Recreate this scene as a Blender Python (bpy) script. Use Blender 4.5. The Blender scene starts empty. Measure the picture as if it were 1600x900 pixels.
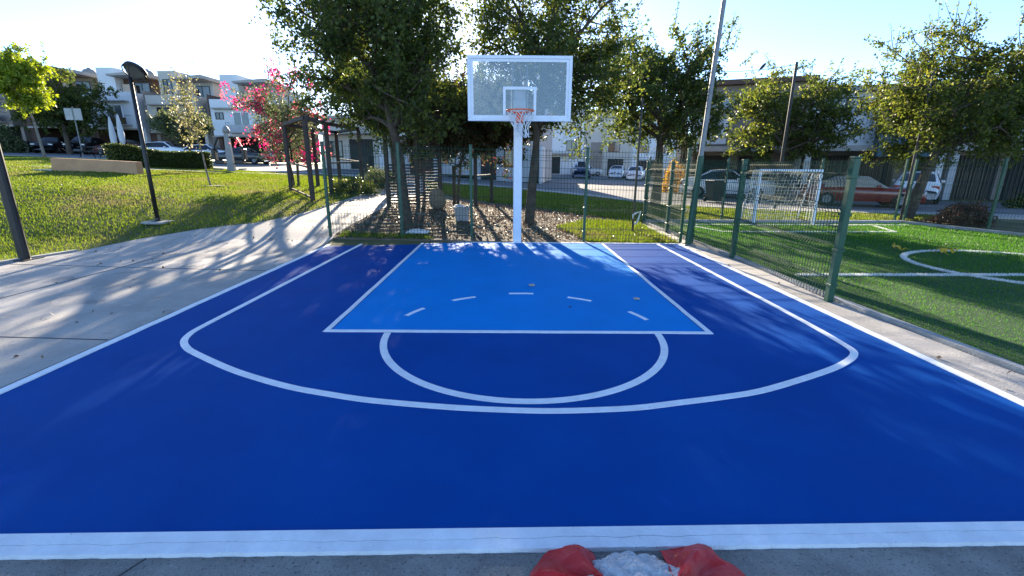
import bpy, bmesh, math, random
import numpy as np
from mathutils import Vector, Matrix
from mathutils.geometry import delaunay_2d_cdt

SC = bpy.context.scene
COL = SC.collection
R = math.radians
rnd = random.Random(7)

# ------------------------------------------------------------------ camera
CAM_H, PITCH, ROLL, YAW = 1.55, math.atan(192 / 714.0), R(0.4), 0.01082
fw = Vector((math.sin(YAW) * math.cos(PITCH), math.cos(YAW) * math.cos(PITCH), -math.sin(PITCH)))
rt = Vector((math.cos(YAW), -math.sin(YAW), 0.0))
up = rt.cross(fw)
r2 = rt * math.cos(ROLL) + up * math.sin(ROLL)
u2 = up * math.cos(ROLL) - rt * math.sin(ROLL)
cd = bpy.data.cameras.new('camera')
cd.sensor_width = 36.0
cd.lens = 714.0 / 1600.0 * 36.0
cd.clip_start, cd.clip_end = 0.05, 2000.0
cam = bpy.data.objects.new('camera', cd)
m3 = Matrix((r2, u2, -fw)).transposed()
cam.matrix_world = Matrix.Translation((0, 0, CAM_H)) @ m3.to_4x4()
COL.objects.link(cam)
SC.camera = cam

# ------------------------------------------------------------------ sky, sun, exposure
SUN_EL, SUN_AZ = R(16.6), R(-8.9)            # azimuth measured from +Y towards +X
wd = bpy.data.worlds.new('World')
SC.world = wd
wd.use_nodes = True
nt = wd.node_tree
nt.nodes.clear()
sky = nt.nodes.new('ShaderNodeTexSky')
sky.sky_type = 'NISHITA'
sky.sun_disc = False
sky.sun_elevation = SUN_EL
sky.sun_rotation = SUN_AZ
sky.altitude = 500
sky.air_density, sky.dust_density, sky.ozone_density = 0.65, 0.2, 2.8
bgn = nt.nodes.new('ShaderNodeBackground')
bgn.inputs['Strength'].default_value = 0.10
wo = nt.nodes.new('ShaderNodeOutputWorld')
nt.links.new(sky.outputs[0], bgn.inputs[0])
nt.links.new(bgn.outputs[0], wo.inputs[0])
sl = bpy.data.lights.new('sun', 'SUN')
sl.energy = 4.3
sl.angle = R(0.55)
sl.color = (1.0, 0.86, 0.66)
so = bpy.data.objects.new('sun', sl)
sd = Vector((math.sin(SUN_AZ) * math.cos(SUN_EL), math.cos(SUN_AZ) * math.cos(SUN_EL), math.sin(SUN_EL)))
so.rotation_euler = sd.to_track_quat('Z', 'Y').to_euler()
so.location = (-6, 40, 30)
COL.objects.link(so)
SC.view_settings.view_transform = 'Standard'
SC.view_settings.look = 'None'
SC.view_settings.gamma = 1.0
SC.view_settings.exposure = 2.18
SC.cycles.use_denoising = True
SC.cycles.max_bounces = 7
SC.cycles.transparent_max_bounces = 12
SC.cycles.sample_clamp_indirect = 6.0

# ------------------------------------------------------------------ terrain height
AX = [-3, -1.6, -1.1, -.83, -.55, -.32, -.1, .08, .3]
AZ = [2.6, 2.4, 2.0, 1.8, 1.25, 1.0, .6, .3, 0.0]
PY = [8.3, 9.2, 10, 13, 18, 24, 33, 48, 80]
PZ = [0, .05, .15, .45, .70, .88, 1.0, 1.3, 1.4]
def gz(x, y):
    if y < 8.3:
        return 0.0
    return float(np.interp(x / y, AX, AZ) * np.interp(y, PY, PZ))
def gza(x, y):
    y2 = np.maximum(y, 8.3)
    return np.interp(x / y2, AX, AZ) * np.interp(y2, PY, PZ)

# ------------------------------------------------------------------ materials
MATS = {}
def nn(t, kind, **kw):
    n = t.nodes.new(kind)
    for k, v in kw.items():
        setattr(n, k, v)
    return n
def mat(name, c, rough=.6, var=.15, scale=4.0, bump=0.0, bscale=40.0, metal=0.0, spec=.5, c2=None, detail=5.0, coat=0.0):
    """Principled material whose colour wanders between c and c2 (or darker/lighter c) on object-space noise."""
    if name in MATS:
        return MATS[name]
    m = bpy.data.materials.new(name)
    m.use_nodes = True
    t = m.node_tree
    b = t.nodes['Principled BSDF']
    tc = nn(t, 'ShaderNodeTexCoord')
    no = nn(t, 'ShaderNodeTexNoise')
    no.inputs['Scale'].default_value = scale
    no.inputs['Detail'].default_value = detail
    no.inputs['Roughness'].default_value = .62
    t.links.new(tc.outputs['Object'], no.inputs['Vector'])
    cr = nn(t, 'ShaderNodeValToRGB')
    cr.color_ramp.elements[0].position, cr.color_ramp.elements[1].position = .32, .68
    a = [max(0, x * (1 - var)) for x in c]
    d = [min(1, x * (1 + var)) for x in c] if c2 is None else list(c2)
    if c2 is not None:
        a = list(c)
    cr.color_ramp.elements[0].color = (*a, 1)
    cr.color_ramp.elements[1].color = (*d, 1)
    t.links.new(no.outputs['Fac'], cr.inputs[0])
    t.links.new(cr.outputs[0], b.inputs['Base Color'])
    b.inputs['Roughness'].default_value = rough
    b.inputs['Metallic'].default_value = metal
    b.inputs['Specular IOR Level'].default_value = spec
    b.inputs['Coat Weight'].default_value = coat
    if bump:
        n2 = nn(t, 'ShaderNodeTexNoise')
        n2.inputs['Scale'].default_value = bscale
        n2.inputs['Detail'].default_value = 4
        t.links.new(tc.outputs['Object'], n2.inputs['Vector'])
        bp = nn(t, 'ShaderNodeBump')
        bp.inputs['Strength'].default_value = bump
        bp.inputs['Distance'].default_value = .02
        t.links.new(n2.outputs['Fac'], bp.inputs['Height'])
        t.links.new(bp.outputs[0], b.inputs['Normal'])
    MATS[name] = m
    return m

def leaf_mat(name, ca, cb, cc, trans=.45, dry=None, dscale=.5):
    """leaf: colour drawn per leaf from a ramp; part of the light passes through the blade"""
    m = bpy.data.materials.new(name)
    m.use_nodes = True
    t = m.node_tree
    b = t.nodes['Principled BSDF']
    ge = nn(t, 'ShaderNodeNewGeometry')
    cr = nn(t, 'ShaderNodeValToRGB')
    e = cr.color_ramp.elements
    e[0].position, e[0].color = 0.0, (*ca, 1)
    e[1].position, e[1].color = 1.0, (*cc, 1)
    k = e.new(.55)
    k.color = (*cb, 1)
    t.links.new(ge.outputs['Random Per Island'], cr.inputs[0])
    colour = cr.outputs[0]
    if dry:
        tc = nn(t, 'ShaderNodeTexCoord')
        nz = nn(t, 'ShaderNodeTexNoise')
        nz.inputs['Scale'].default_value = dscale
        nz.inputs['Detail'].default_value = 6
        nz.inputs['Roughness'].default_value = .65
        t.links.new(tc.outputs['Object'], nz.inputs['Vector'])
        rr = nn(t, 'ShaderNodeValToRGB')
        rr.color_ramp.elements[0].position, rr.color_ramp.elements[1].position = .50, .70
        t.links.new(nz.outputs['Fac'], rr.inputs[0])
        mm = nn(t, 'ShaderNodeMixRGB')
        mm.inputs['Color2'].default_value = (*dry, 1)
        t.links.new(rr.outputs[0], mm.inputs['Fac'])
        t.links.new(cr.outputs[0], mm.inputs['Color1'])
        colour = mm.outputs[0]
    t.links.new(colour, b.inputs['Base Color'])
    b.inputs['Roughness'].default_value = .5
    b.inputs['Specular IOR Level'].default_value = .35
    tr = nn(t, 'ShaderNodeBsdfTranslucent')
    hs = nn(t, 'ShaderNodeHueSaturation')
    hs.inputs['Hue'].default_value = .478
    hs.inputs['Saturation'].default_value = 1.1
    hs.inputs['Value'].default_value = 1.9
    t.links.new(colour, hs.inputs['Color'])
    t.links.new(hs.outputs[0], tr.inputs['Color'])
    mx = nn(t, 'ShaderNodeMixShader')
    mx.inputs[0].default_value = trans
    t.links.new(b.outputs[0], mx.inputs[1])
    t.links.new(tr.outputs[0], mx.inputs[2])
    t.links.new(mx.outputs[0], t.nodes['Material Output'].inputs['Surface'])
    MATS[name] = m
    return m

def add_speckle(m, c, thr, scale, amount=1.0):
    """aggregate / grit specks laid over a material's colour"""
    t = m.node_tree
    b = t.nodes['Principled BSDF']
    src = b.inputs['Base Color'].links[0].from_socket
    tc = [n for n in t.nodes if n.type == 'TEX_COORD'][0]
    v = nn(t, 'ShaderNodeTexNoise')
    v.inputs['Scale'].default_value = scale
    v.inputs['Detail'].default_value = 3
    t.links.new(tc.outputs['Object'], v.inputs['Vector'])
    cr = nn(t, 'ShaderNodeValToRGB')
    cr.color_ramp.elements[0].position = thr
    cr.color_ramp.elements[1].position = thr + .06
    cr.color_ramp.elements[1].color = (amount, amount, amount, 1)
    t.links.new(v.outputs['Fac'], cr.inputs[0])
    mx = nn(t, 'ShaderNodeMixRGB')
    mx.inputs['Color2'].default_value = (*c, 1)
    t.links.new(cr.outputs[0], mx.inputs['Fac'])
    t.links.new(src, mx.inputs['Color1'])
    t.links.new(mx.outputs[0], b.inputs['Base Color'])
    return m

COURT = mat('court_blue', (.001, .060, .278), .72, .16, 1.2, .12, 220, spec=.05, c2=(.0015, .076, .335))
add_speckle(COURT, (.010, .085, .39), .66, 1.7, .5)
add_speckle(COURT, (.035, .11, .36), .70, 60, .55)
KEYB = mat('key_blue', (.001, .235, .66), .72, .06, 1.5, .10, 220, spec=.06)
LINE = mat('line_paint', (.83, .85, .87), .5, .08, 9, .1, 150)
add_speckle(LINE, (.45, .47, .5), .68, 26, .6)
EDGE = mat('edge_paint', (.80, .82, .85), .55, .1, 6, .35, 60)
add_speckle(EDGE, (.25, .26, .28), .71, 45, .8)
CONC = mat('pavement_concrete', (.27, .255, .235), .8, .1, .7, .35, 90, c2=(.52, .485, .435), detail=9)
add_speckle(CONC, (.19, .175, .16), .60, 2.2, .6)
add_speckle(CONC, (.15, .14, .125), .64, 34, .6)
add_speckle(CONC, (.52, .50, .47), .63, 9, .5)
ROUGHC = mat('rough_concrete', (.20, .19, .175), .82, .1, 3.5, 1.0, 130, c2=(.40, .38, .345), detail=10)
add_speckle(ROUGHC, (.10, .095, .09), .60, 70, .8)
add_speckle(ROUGHC, (.42, .41, .38), .62, 120, .8)
KERB = mat('kerb_concrete', (.36, .35, .33), .85, .2, 5, .4, 60)
ASPH = mat('street_asphalt', (.115, .118, .125), .85, .1, .5, .3, 60, c2=(.17, .17, .172))
DIRT = mat('bed_dirt', (.075, .056, .040), .95, .1, 1.6, .8, 30, c2=(.165, .13, .095))
add_speckle(DIRT, (.06, .09, .03), .58, 1.1, .7)
GRND = mat('lawn_soil', (.052, .075, .018), .95, .1, .55, .6, 25, c2=(.15, .135, .055))
TURFB = mat('turf_base', (.018, .06, .012), .95, .2, 2, .6, 90)
GREEN = mat('fence_green', (.012, .075, .042), .42, .15, 8, .05, 60)
WIRE = mat('wire_green', (.014, .055, .033), .7, .1, 3, spec=.2)
BLACK = mat('black_metal', (.014, .013, .013), .45, .3, 6, .05, 60)
RUSTB = mat('rusty_black_metal', (.016, .012, .010), .6, .3, 5, .15, 60, c2=(.05, .026, .018))
GALV = mat('galvanised', (.20, .205, .21), .5, .15, 5, .08, 40, metal=.3)
WHITEM = mat('white_powder_coat', (.74, .77, .82), .35, .05, 6)
add_speckle(WHITEM, (.45, .44, .42), .70, 14, .5)
ORANGE = mat('rim_orange', (.95, .12, .010), .4, .1, 9)
CORD = mat('white_cord', (.78, .78, .77), .8, .1, 30)
BARK = mat('bark', (.045, .033, .024), .95, .2, 9, 1.0, 26, c2=(.12, .092, .068))
PALEB = mat('pale_bark', (.16, .13, .10), .9, .2, 9, .8, 26, c2=(.28, .24, .19))
RUBBER = mat('rubber', (.012, .012, .012), .8, .2, 20)
GLASSD = mat('dark_glass', (.012, .016, .020), .06, .2, 2, spec=.8)
CURT = mat('curtained_glass', (.10, .12, .13), .1, .4, 3, spec=.7)
STUCW = mat('white_stucco', (.66, .67, .68), .85, .06, .8, .2, 60)
STUCG = mat('grey_stucco', (.40, .41, .42), .85, .08, .8, .2, 60)
STUCB = mat('beige_stucco', (.50, .46, .40), .85, .08, .8, .2, 60)
BROWN = mat('brown_stucco', (.105, .060, .045), .85, .12, .8, .2, 60)
TAUPE = mat('taupe_stucco', (.25, .21, .18), .85, .1, .8, .2, 60)
TEAL = mat('teal_stucco', (.060, .120, .155), .8, .1, .8, .15, 60)
DARKI = mat('garage_dark', (.03, .028, .027), .8, .3, 2)
SILL = mat('ledge_concrete', (.36, .34, .31), .8, .1, 2)
PLANW = mat('planter_stucco', (.50, .285, .15), .85, .12, 2, .4, 40)
REDP = mat('red_plastic', (.55, .014, .016), .38, .15, 8, .15, 22, spec=.4)
POWD = mat('white_plaster', (.44, .46, .49), .95, .2, 22, 1.0, 60, c2=(.66, .68, .70))
GRAVEL = mat('gravel_rock', (.24, .22, .19), .9, .3, 8, .6, 30)

def glass_board():
    m = bpy.data.materials.new('board_glass')
    m.use_nodes = True
    b = m.node_tree.nodes['Principled BSDF']
    b.inputs['Base Color'].default_value = (.42, .50, .52, 1)  # grey-blue reflective haze put into the pane colour
    b.inputs['Roughness'].default_value = .08
    b.inputs['Alpha'].default_value = .34
    b.inputs['Specular IOR Level'].default_value = .6
    return m
BGLASS = glass_board()

# ------------------------------------------------------------------ mesh builder
class MB:
    def __init__(s):
        s.v, s.f = [], []
    def add(s, vs, fs):
        o = len(s.v)
        s.v += [tuple(p) for p in vs]
        s.f += [tuple(i + o for i in f) for f in fs]
        return s
    def box(s, x0, x1, y0, y1, z0, z1):
        return s.add([(x0, y0, z0), (x1, y0, z0), (x1, y1, z0), (x0, y1, z0), (x0, y0, z1), (x1, y0, z1), (x1, y1, z1), (x0, y1, z1)],
                     [(0, 3, 2, 1), (4, 5, 6, 7), (0, 1, 5, 4), (1, 2, 6, 5), (2, 3, 7, 6), (3, 0, 4, 7)])
    def cbox(s, x0, x1, y0, y1, z0, z1, c=.02):
        """box with chamfered edges"""
        bm = bmesh.new()
        bmesh.ops.create_cube(bm, size=1)
        for v in bm.verts:
            v.co = Vector(((x0 + x1) / 2 + v.co.x * (x1 - x0), (y0 + y1) / 2 + v.co.y * (y1 - y0), (z0 + z1) / 2 + v.co.z * (z1 - z0)))
        bmesh.ops.bevel(bm, geom=bm.edges[:], offset=c, segments=1, affect='EDGES')
        bm.verts.index_update()
        s.add([v.co[:] for v in bm.verts], [[v.index for v in f.verts] for f in bm.faces])
        bm.free()
        return s
    def tube(s, pts, rad, n=6, cap=True):
        pts = [Vector(p) for p in pts]
        k = len(pts)
        rads = rad if hasattr(rad, '__len__') else [rad] * k
        vs, fs = [], []
        a0 = None
        for i, p in enumerate(pts):
            d = (pts[min(i + 1, k - 1)] - pts[max(i - 1, 0)]).normalized()
            if a0 is None:
                a0 = Vector((0, 0, 1)) if abs(d.z) < .9 else Vector((1, 0, 0))
            a = (a0 - d * a0.dot(d))
            if a.length < 1e-5:
                a = d.orthogonal()
            a.normalize()
            a0 = a
            b = d.cross(a)
            for j in range(n):
                t = 2 * math.pi * (j + .5) / n
                vs.append(p + (a * math.cos(t) + b * math.sin(t)) * rads[i])
        for i in range(k - 1):
            for j in range(n):
                fs.append((i * n + j, i * n + (j + 1) % n, (i + 1) * n + (j + 1) % n, (i + 1) * n + j))
        if cap:
            fs.append(tuple(range(n - 1, -1, -1)))
            fs.append(tuple((k - 1) * n + j for j in range(n)))
        return s.add(vs, fs)
    def lathe(s, prof, n=16, cx=0, cy=0, cz=0, axis='z'):
        vs, fs = [], []
        for r, z in prof:
            for j in range(n):
                t = 2 * math.pi * j / n
                a, b = r * math.cos(t), r * math.sin(t)
                vs.append((cx + a, cy + b, cz + z) if axis == 'z' else (cx + a, cy + z, cz + b))
        for i in range(len(prof) - 1):
            for j in range(n):
                fs.append((i * n + j, i * n + (j + 1) % n, (i + 1) * n + (j + 1) % n, (i + 1) * n + j))
        fs.append(tuple(range(n - 1, -1, -1)))
        fs.append(tuple((len(prof) - 1) * n + j for j in range(n)))
        return s.add(vs, fs)
    def prism(s, poly, z0, z1):
        n = len(poly)
        vs = [(x, y, z0) for x, y in poly] + [(x, y, z1) for x, y in poly]
        fs = [tuple(range(n - 1, -1, -1)), tuple(range(n, 2 * n))] + [(i, (i + 1) % n, (i + 1) % n + n, i + n) for i in range(n)]
        return s.add(vs, fs)
    def ribbon(s, pts, w, z0, z1, closed=False):
        """flat band of width w along a 2-D polyline, with thickness"""
        n = len(pts)
        L, Rr = [], []
        for i, p in enumerate(pts):
            a = pts[(i - 1) % n] if (closed or i > 0) else p
            b = pts[(i + 1) % n] if (closed or i < n - 1) else p
            d1 = Vector((p[0] - a[0], p[1] - a[1]))
            d2 = Vector((b[0] - p[0], b[1] - p[1]))
            d1 = d1.normalized() if d1.length > 1e-6 else d2.normalized()
            d2 = d2.normalized() if d2.length > 1e-6 else d1
            n1, n2 = Vector((-d1.y, d1.x)), Vector((-d2.y, d2.x))
            m = (n1 + n2).normalized()
            k = w / 2 / max(.3, m.dot(n1))
            L.append((p[0] + m.x * k, p[1] + m.y * k))
            Rr.append((p[0] - m.x * k, p[1] - m.y * k))
        vs = [(x, y, z1) for x, y in L] + [(x, y, z1) for x, y in Rr] + [(x, y, z0) for x, y in L] + [(x, y, z0) for x, y in Rr]
        fs = []
        for i in range(n if closed else n - 1):
            j = (i + 1) % n
            fs += [(i, n + i, n + j, j), (2 * n + i, i, j, 2 * n + j), (n + i, 3 * n + i, 3 * n + j, n + j)]
        return s.add(vs, fs)
    def build(s, name, m, parent=None, smooth=False, loc=None):
        me = bpy.data.meshes.new(name)
        me.from_pydata(s.v, [], s.f)
        me.materials.append(m)
        if smooth:
            me.shade_smooth()
        me.update()
        o = bpy.data.objects.new(name, me)
        COL.objects.link(o)
        if loc:
            o.location = loc
        if parent is not None:
            o.parent = parent
        return o

def np_mesh(name, V, Fq, m, parent=None):
    """fast mesh from numpy: V (n,3), Fq (k,3|4)"""
    me = bpy.data.meshes.new(name)
    k, c = Fq.shape
    me.vertices.add(len(V))
    me.vertices.foreach_set('co', np.asarray(V, dtype=np.float32).ravel())
    me.loops.add(k * c)
    me.loops.foreach_set('vertex_index', Fq.astype(np.int32).ravel())
    me.polygons.add(k)
    me.polygons.foreach_set('loop_start', np.arange(0, k * c, c, dtype=np.int32))
    me.polygons.foreach_set('loop_total', np.full(k, c, dtype=np.int32))
    me.materials.append(m)
    me.update(calc_edges=True)
    o = bpy.data.objects.new(name, me)
    COL.objects.link(o)
    if parent is not None:
        o.parent = parent
    return o

def tag(o, label, cat, group=None):
    o['label'] = label
    o['category'] = cat
    if group:
        o['group'] = group
    return o
def struct(o):
    o['kind'] = 'structure'
    return o
def thing(name, label, cat, loc=(0, 0, 0), rz=0.0, group=None):
    o = bpy.data.objects.new(name, None)
    o.empty_display_size = .3
    COL.objects.link(o)
    o.location = loc
    o.rotation_euler = (0, 0, rz)
    return tag(o, label, cat, group)

def inpoly(x, y, poly):
    c = np.zeros(len(x), bool)
    j = len(poly) - 1
    for i in range(len(poly)):
        xi, yi = poly[i]
        xj, yj = poly[j]
        c ^= ((yi > y) != (yj > y)) & (x < (xj - xi) * (y - yi) / (yj - yi + 1e-12) + xi)
        j = i
    return c

def sheet(name, poly, off, step, m, skirt=0.06, zf=gz):
    """ground sheet over a polygon that follows the terrain, with a small edge face"""
    b = []
    n = len(poly)
    for i in range(n):
        a, c = Vector(poly[i]), Vector(poly[(i + 1) % n])
        k = max(1, int((c - a).length / step))
        b += [a.lerp(c, t / k) for t in range(k)]
    nb = len(b)
    xs = [p[0] for p in poly]
    ys = [p[1] for p in poly]
    gx, gy = np.meshgrid(np.arange(min(xs) + step * .37, max(xs), step), np.arange(min(ys) + step * .41, max(ys), step))
    gx, gy = gx.ravel(), gy.ravel()
    k = inpoly(gx, gy, poly)
    pts = b + [Vector((float(x), float(y))) for x, y in zip(gx[k], gy[k])]
    edges = [(i, (i + 1) % nb) for i in range(nb)]
    V, _, F, ov, _, _ = delaunay_2d_cdt(pts, edges, [], 1, 1e-4)
    mb = MB()
    mb.add([(p.x, p.y, zf(p.x, p.y) + off) for p in V], F)
    k0 = len(mb.v)
    mb.add([(p.x, p.y, zf(p.x, p.y) + off) for p in b] + [(p.x, p.y, zf(p.x, p.y) + off - skirt) for p in b],
           [((i + 1) % nb, i, nb + i, nb + (i + 1) % nb) for i in range(nb)])
    return mb.build(name, m)

def blades(name, polys, n, h0, h1, w, m, seed, parent=None, near=None, excl=(), zoff=0.0, power=1.0, lean=.5, zf=True):
    """n triangular grass blades over polygons; denser towards the camera when power > 1"""
    g = np.random.default_rng(seed)
    xs = [p[0] for q in polys for p in q]
    ys = [p[1] for q in polys for p in q]
    X, Y = np.empty(0), np.empty(0)
    while len(X) < n:
        x = g.uniform(min(xs), max(xs), n)
        y = min(ys) + (max(ys) - min(ys)) * g.uniform(0, 1, n) ** power
        k = np.zeros(n, bool)
        for q in polys:
            k |= inpoly(x, y, q)
        for q in excl:
            k &= ~inpoly(x, y, q)
        X, Y = np.append(X, x[k]), np.append(Y, y[k])
    X, Y = X[:n], Y[:n]
    Z = (gza(X, Y) if zf else np.zeros(n)) + zoff
    d = np.sqrt(X ** 2 + Y ** 2)
    grow = np.clip(d / 9.0, .8, 3.0)
    patch = .75 + .5 * (np.sin(X * 1.7 + 1.3 * np.sin(Y * .9)) * np.sin(Y * 1.3 + np.sin(X * .8)) * .5 + .5)
    hh = g.uniform(h0, h1, n) * patch * np.clip(grow, .9, 1.5)
    ww = w * g.uniform(.7, 1.3, n) * grow
    a = g.uniform(0, 2 * np.pi, n)
    la = g.uniform(0, 2 * np.pi, n)
    ll = hh * g.uniform(0, lean, n)
    V = np.empty((n, 3, 3))
    V[:, 0] = np.stack([X - np.cos(a) * ww, Y - np.sin(a) * ww, Z - .01], 1)
    V[:, 1] = np.stack([X + np.cos(a) * ww, Y + np.sin(a) * ww, Z - .01], 1)
    V[:, 2] = np.stack([X + np.cos(la) * ll, Y + np.sin(la) * ll, Z + hh], 1)
    return np_mesh(name, V.reshape(-1, 3), np.arange(3 * n).reshape(-1, 3), m, parent)

# ------------------------------------------------------------------ ground sheets
def axis(lo, hi, segs):
    out = [lo]
    while out[-1] < hi:
        c = out[-1]
        out.append(c + (.6 if segs[0] < c < segs[1] else 2.0))
    return np.array(out)
gxs, gys = axis(-140, 120, (-36, 22)), axis(-30, 240, (7, 40))
GX, GY = np.meshgrid(gxs, gys)
GZ = gza(GX.ravel(), GY.ravel()) - .035
nx, ny = len(gxs), len(gys)
idx = np.arange(nx * ny).reshape(ny, nx)
Fq = np.stack([idx[:-1, :-1].ravel(), idx[:-1, 1:].ravel(), idx[1:, 1:].ravel(), idx[1:, :-1].ravel()], 1)
ground = struct(np_mesh('ground', np.stack([GX.ravel(), GY.ravel(), GZ], 1), Fq, GRND))
ground.data.shade_smooth()

CX0, CX1 = -3.49, 3.49           # inside of the side lines
YF = lambda x: 9.38 - .018 * x    # far base line
YN = lambda x: 1.665 + .0145 * x    # near edge of the blue
# blue slab
slab = MB().prism([(-3.56, YN(-3.56) - .03), (3.56, YN(3.56) - .03), (3.56, YF(3.56) + .03), (-3.56, YF(-3.56) + .03)], -.12, 0.0).build('basketball_court', COURT)
struct(slab)
def part_of_court(name, mb, m):
    return mb.build(name, m, slab)
KC = .11
kx0, kx1, kyn = -1.73, 1.95, 4.135
part_of_court('key_area', MB().prism([(kx0 + .04, kyn + .04), (kx1 - .04, kyn + .03), (kx1 - .04, YF(kx1) - .05), (kx0 + .04, YF(kx0) - .05)], .0005, .004), KEYB)
def wob(p, q, n, amp, seed):
    g = random.Random(seed)
    return [(p[0] + (q[0] - p[0]) * i / n + g.uniform(-amp, amp), p[1] + (q[1] - p[1]) * i / n + g.uniform(-amp, amp)) for i in range(n + 1)]
zl = .0082
part_of_court('side_line', MB().ribbon(wob((-3.52, 1.66), (-3.535, YF(-3.5)), 30, .004, 1), .075, .001, zl), LINE)
part_of_court('side_line', MB().ribbon(wob((3.52, 1.74), (3.53, YF(3.5)), 30, .004, 2), .075, .001, zl), LINE)
part_of_court('base_line', MB().ribbon(wob((-3.57, YF(-3.57)), (3.57, YF(3.57)), 30, .004, 3), .07, .001, zl + .002), LINE)
part_of_court('key_line', MB().ribbon(wob((kx0, kyn - .025), (kx0, YF(kx0) - .04), 24, .003, 4), .05, .001, zl), LINE)
part_of_court('key_line', MB().ribbon(wob((kx1, kyn - .045), (kx1, YF(kx1) - .04), 24, .003, 5), .05, .001, zl), LINE)
part_of_court('free_throw_line', MB().ribbon(wob((kx0 - .022, kyn + .004), (kx1 + .022, kyn - .02), 24, .003, 6), .05, .001, zl + .002), LINE)
CCX, CCY, CR = .165, 4.115, 1.345
part_of_court('free_throw_circle', MB().ribbon([(.152 + 1.285 * math.cos(R(a)), CCY + 1.315 * math.sin(R(a)) - .01) for a in np.linspace(-179.3, -.7, 60)], .062, .001, zl), LINE)
for ang in (152.5, 121.5, 90, 58.5, 22.5):
    part_of_court('dashed_arc_mark', MB().ribbon([(CCX + .01 + 1.33 * math.cos(R(ang + d)), CCY + 1.33 * math.sin(R(ang + d)) + (.04 if ang == 90 else 0)) for d in np.linspace(-6.6, 6.6, 7)], .045, .003, zl + .001), LINE)
# three point line: straight legs and an arc
tl, trr = -2.905, 3.03
ctrl = [(-2.93, 4.868), (-2.981, 4.435), (-2.984, 4.19), (-2.961, 4.019), (-2.897, 3.86), (-2.765, 3.705), (-2.576, 3.562), (-2.149, 3.286), (-1.81, 3.107), (-1.516, 2.977), (-1.256, 2.893), (-1.012, 2.822), (-0.783, 2.775), (-0.388, 2.713), (-0.049, 2.681), (0.285, 2.666), (0.623, 2.683), (0.884, 2.712), (1.172, 2.777), (1.478, 2.848), (1.805, 2.942), (2.209, 3.125), (2.584, 3.317), (2.824, 3.472), (2.966, 3.598), (3.031, 3.71), (3.07, 3.875), (3.107, 4.193), (3.114, 4.581), (3.059, 4.942)]
def catmull(P, n):
    out = []
    for i in range(len(P) - 1):
        p0, p1, p2, p3 = P[max(0, i - 1)], P[i], P[i + 1], P[min(len(P) - 1, i + 2)]
        for k in range(n):
            t = k / n
            out.append(tuple(.5 * (2 * p1[j] + (p2[j] - p0[j]) * t + (2 * p0[j] - 5 * p1[j] + 4 * p2[j] - p3[j]) * t * t + (3 * p1[j] - p0[j] - 3 * p2[j] + p3[j]) * t ** 3) for j in (0, 1)))
    return out + [P[-1]]
pts3 = catmull([(-2.915, 9.40), (-2.94, 7.6), (-2.958, 6.2), (-2.97, 5.3), (-2.98, 4.65)] + ctrl[2:-4] + [(3.055, 3.9), (3.075, 4.25), (3.085, 4.8), (3.09, 5.6), (3.09, 6.8), (3.085, 9.29)], 5)
part_of_court('three_point_line', MB().ribbon(pts3, .058, .001, zl), LINE)
# white near edge: two strips with a ragged crack between them
def edge_strip(name, ya, yb, za, seed):
    g = random.Random(seed)
    mb = MB()
    xs = np.linspace(-3.9, 3.9, 240)
    n = len(xs)
    rows = []
    A = [ya(x, i) for i, x in enumerate(xs)]
    Bv = [yb(x, i) for i, x in enumerate(xs)]
    vs = [(x, a, za) for x, a in zip(xs, A)] + [(x, b, za + .002) for x, b in zip(xs, Bv)] + [(x, a, -.1) for x, a in zip(xs, A)] + [(x, b, -.1) for x, b in zip(xs, Bv)]
    fs = []
    for i in range(n - 1):
        fs += [(i, i + 1, n + i + 1, n + i), (2 * n + i, 2 * n + i + 1, i + 1, i), (n + i, n + i + 1, 3 * n + i + 1, 3 * n + i)]
    mb.add(vs, fs)
    return part_of_court(name, mb, EDGE)
gk = random.Random(5)
cr = [0.0]
for i in range(260):
    cr.append(cr[-1] * .86 + gk.uniform(-.0042, .0042))
cut = lambda x: -.052 + .0185 * x * 0
jag = [gk.uniform(-.004, .004) for _ in range(260)]
edge_strip('painted_edge', lambda x, i: YN(x) - .056 + cr[i] + .0013, lambda x, i: YN(x) + .002, .009, 1)
edge_strip('painted_edge', lambda x, i: YN(x) - .108 + .002 * math.sin(x * 1.3) + jag[i] * .6, lambda x, i: YN(x) - .056 + cr[i] - .0013, .006, 2)

# concrete around the court
fore = [(-14, -5), (9, -5), (9, 1.42), (4.3, 1.54), (3.57, YN(3.57) - .03), (3.5, YN(3.5) - .112), (0, YN(0) - .112), (-3.5, YN(-3.5) - .112), (-3.6, 1.58), (-14, 1.5)]
f1 = [p for p in fore]
fo = struct(sheet('foreground_pavement', f1, -.014, .6, ROUGHC))
# control joints in the rough concrete
for (a, b) in (((.86, 1.52), (1.12, 1.05)), ((-1.47, 1.53), (-1.66, 1.2))):
    MB().ribbon(wob(a, b, 8, .003, 3), .007, -.02, -.0125).build('control_joint', mat('joint_dark', (.05, .05, .05), .9), fo)
LAWN_EDGE = [(-14, 1.5), (-10.2, 3.2), (-8.6, 5.6), (-7.99, 7.12), (-7.72, 8.2), (-7.4, 9.04), (-6.6, 9.8), (-5.72, 10.48), (-5.25, 11.3), (-4.98, 12.3), (-4.88, 13.6), (-4.89, 15.3), (-5.05, 17.5), (-5.25, 19.8), (-5.6, 23), (-6.0, 26.2)]
BED_EDGE = [(-4.6, 26.3), (-3.7, 23), (-3.3, 20), (-3.26, 15.5), (-3.41, 12.8), (-3.55, 11), (-3.64, 9.7)]
pav = LAWN_EDGE + BED_EDGE + [(-3.6, 9.4), (-3.6, 1.52)]
pv = struct(sheet('pavement', pav, -.002, .5, CONC))
JD = mat('joint_dark', (.05, .05, .05), .9)
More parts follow.
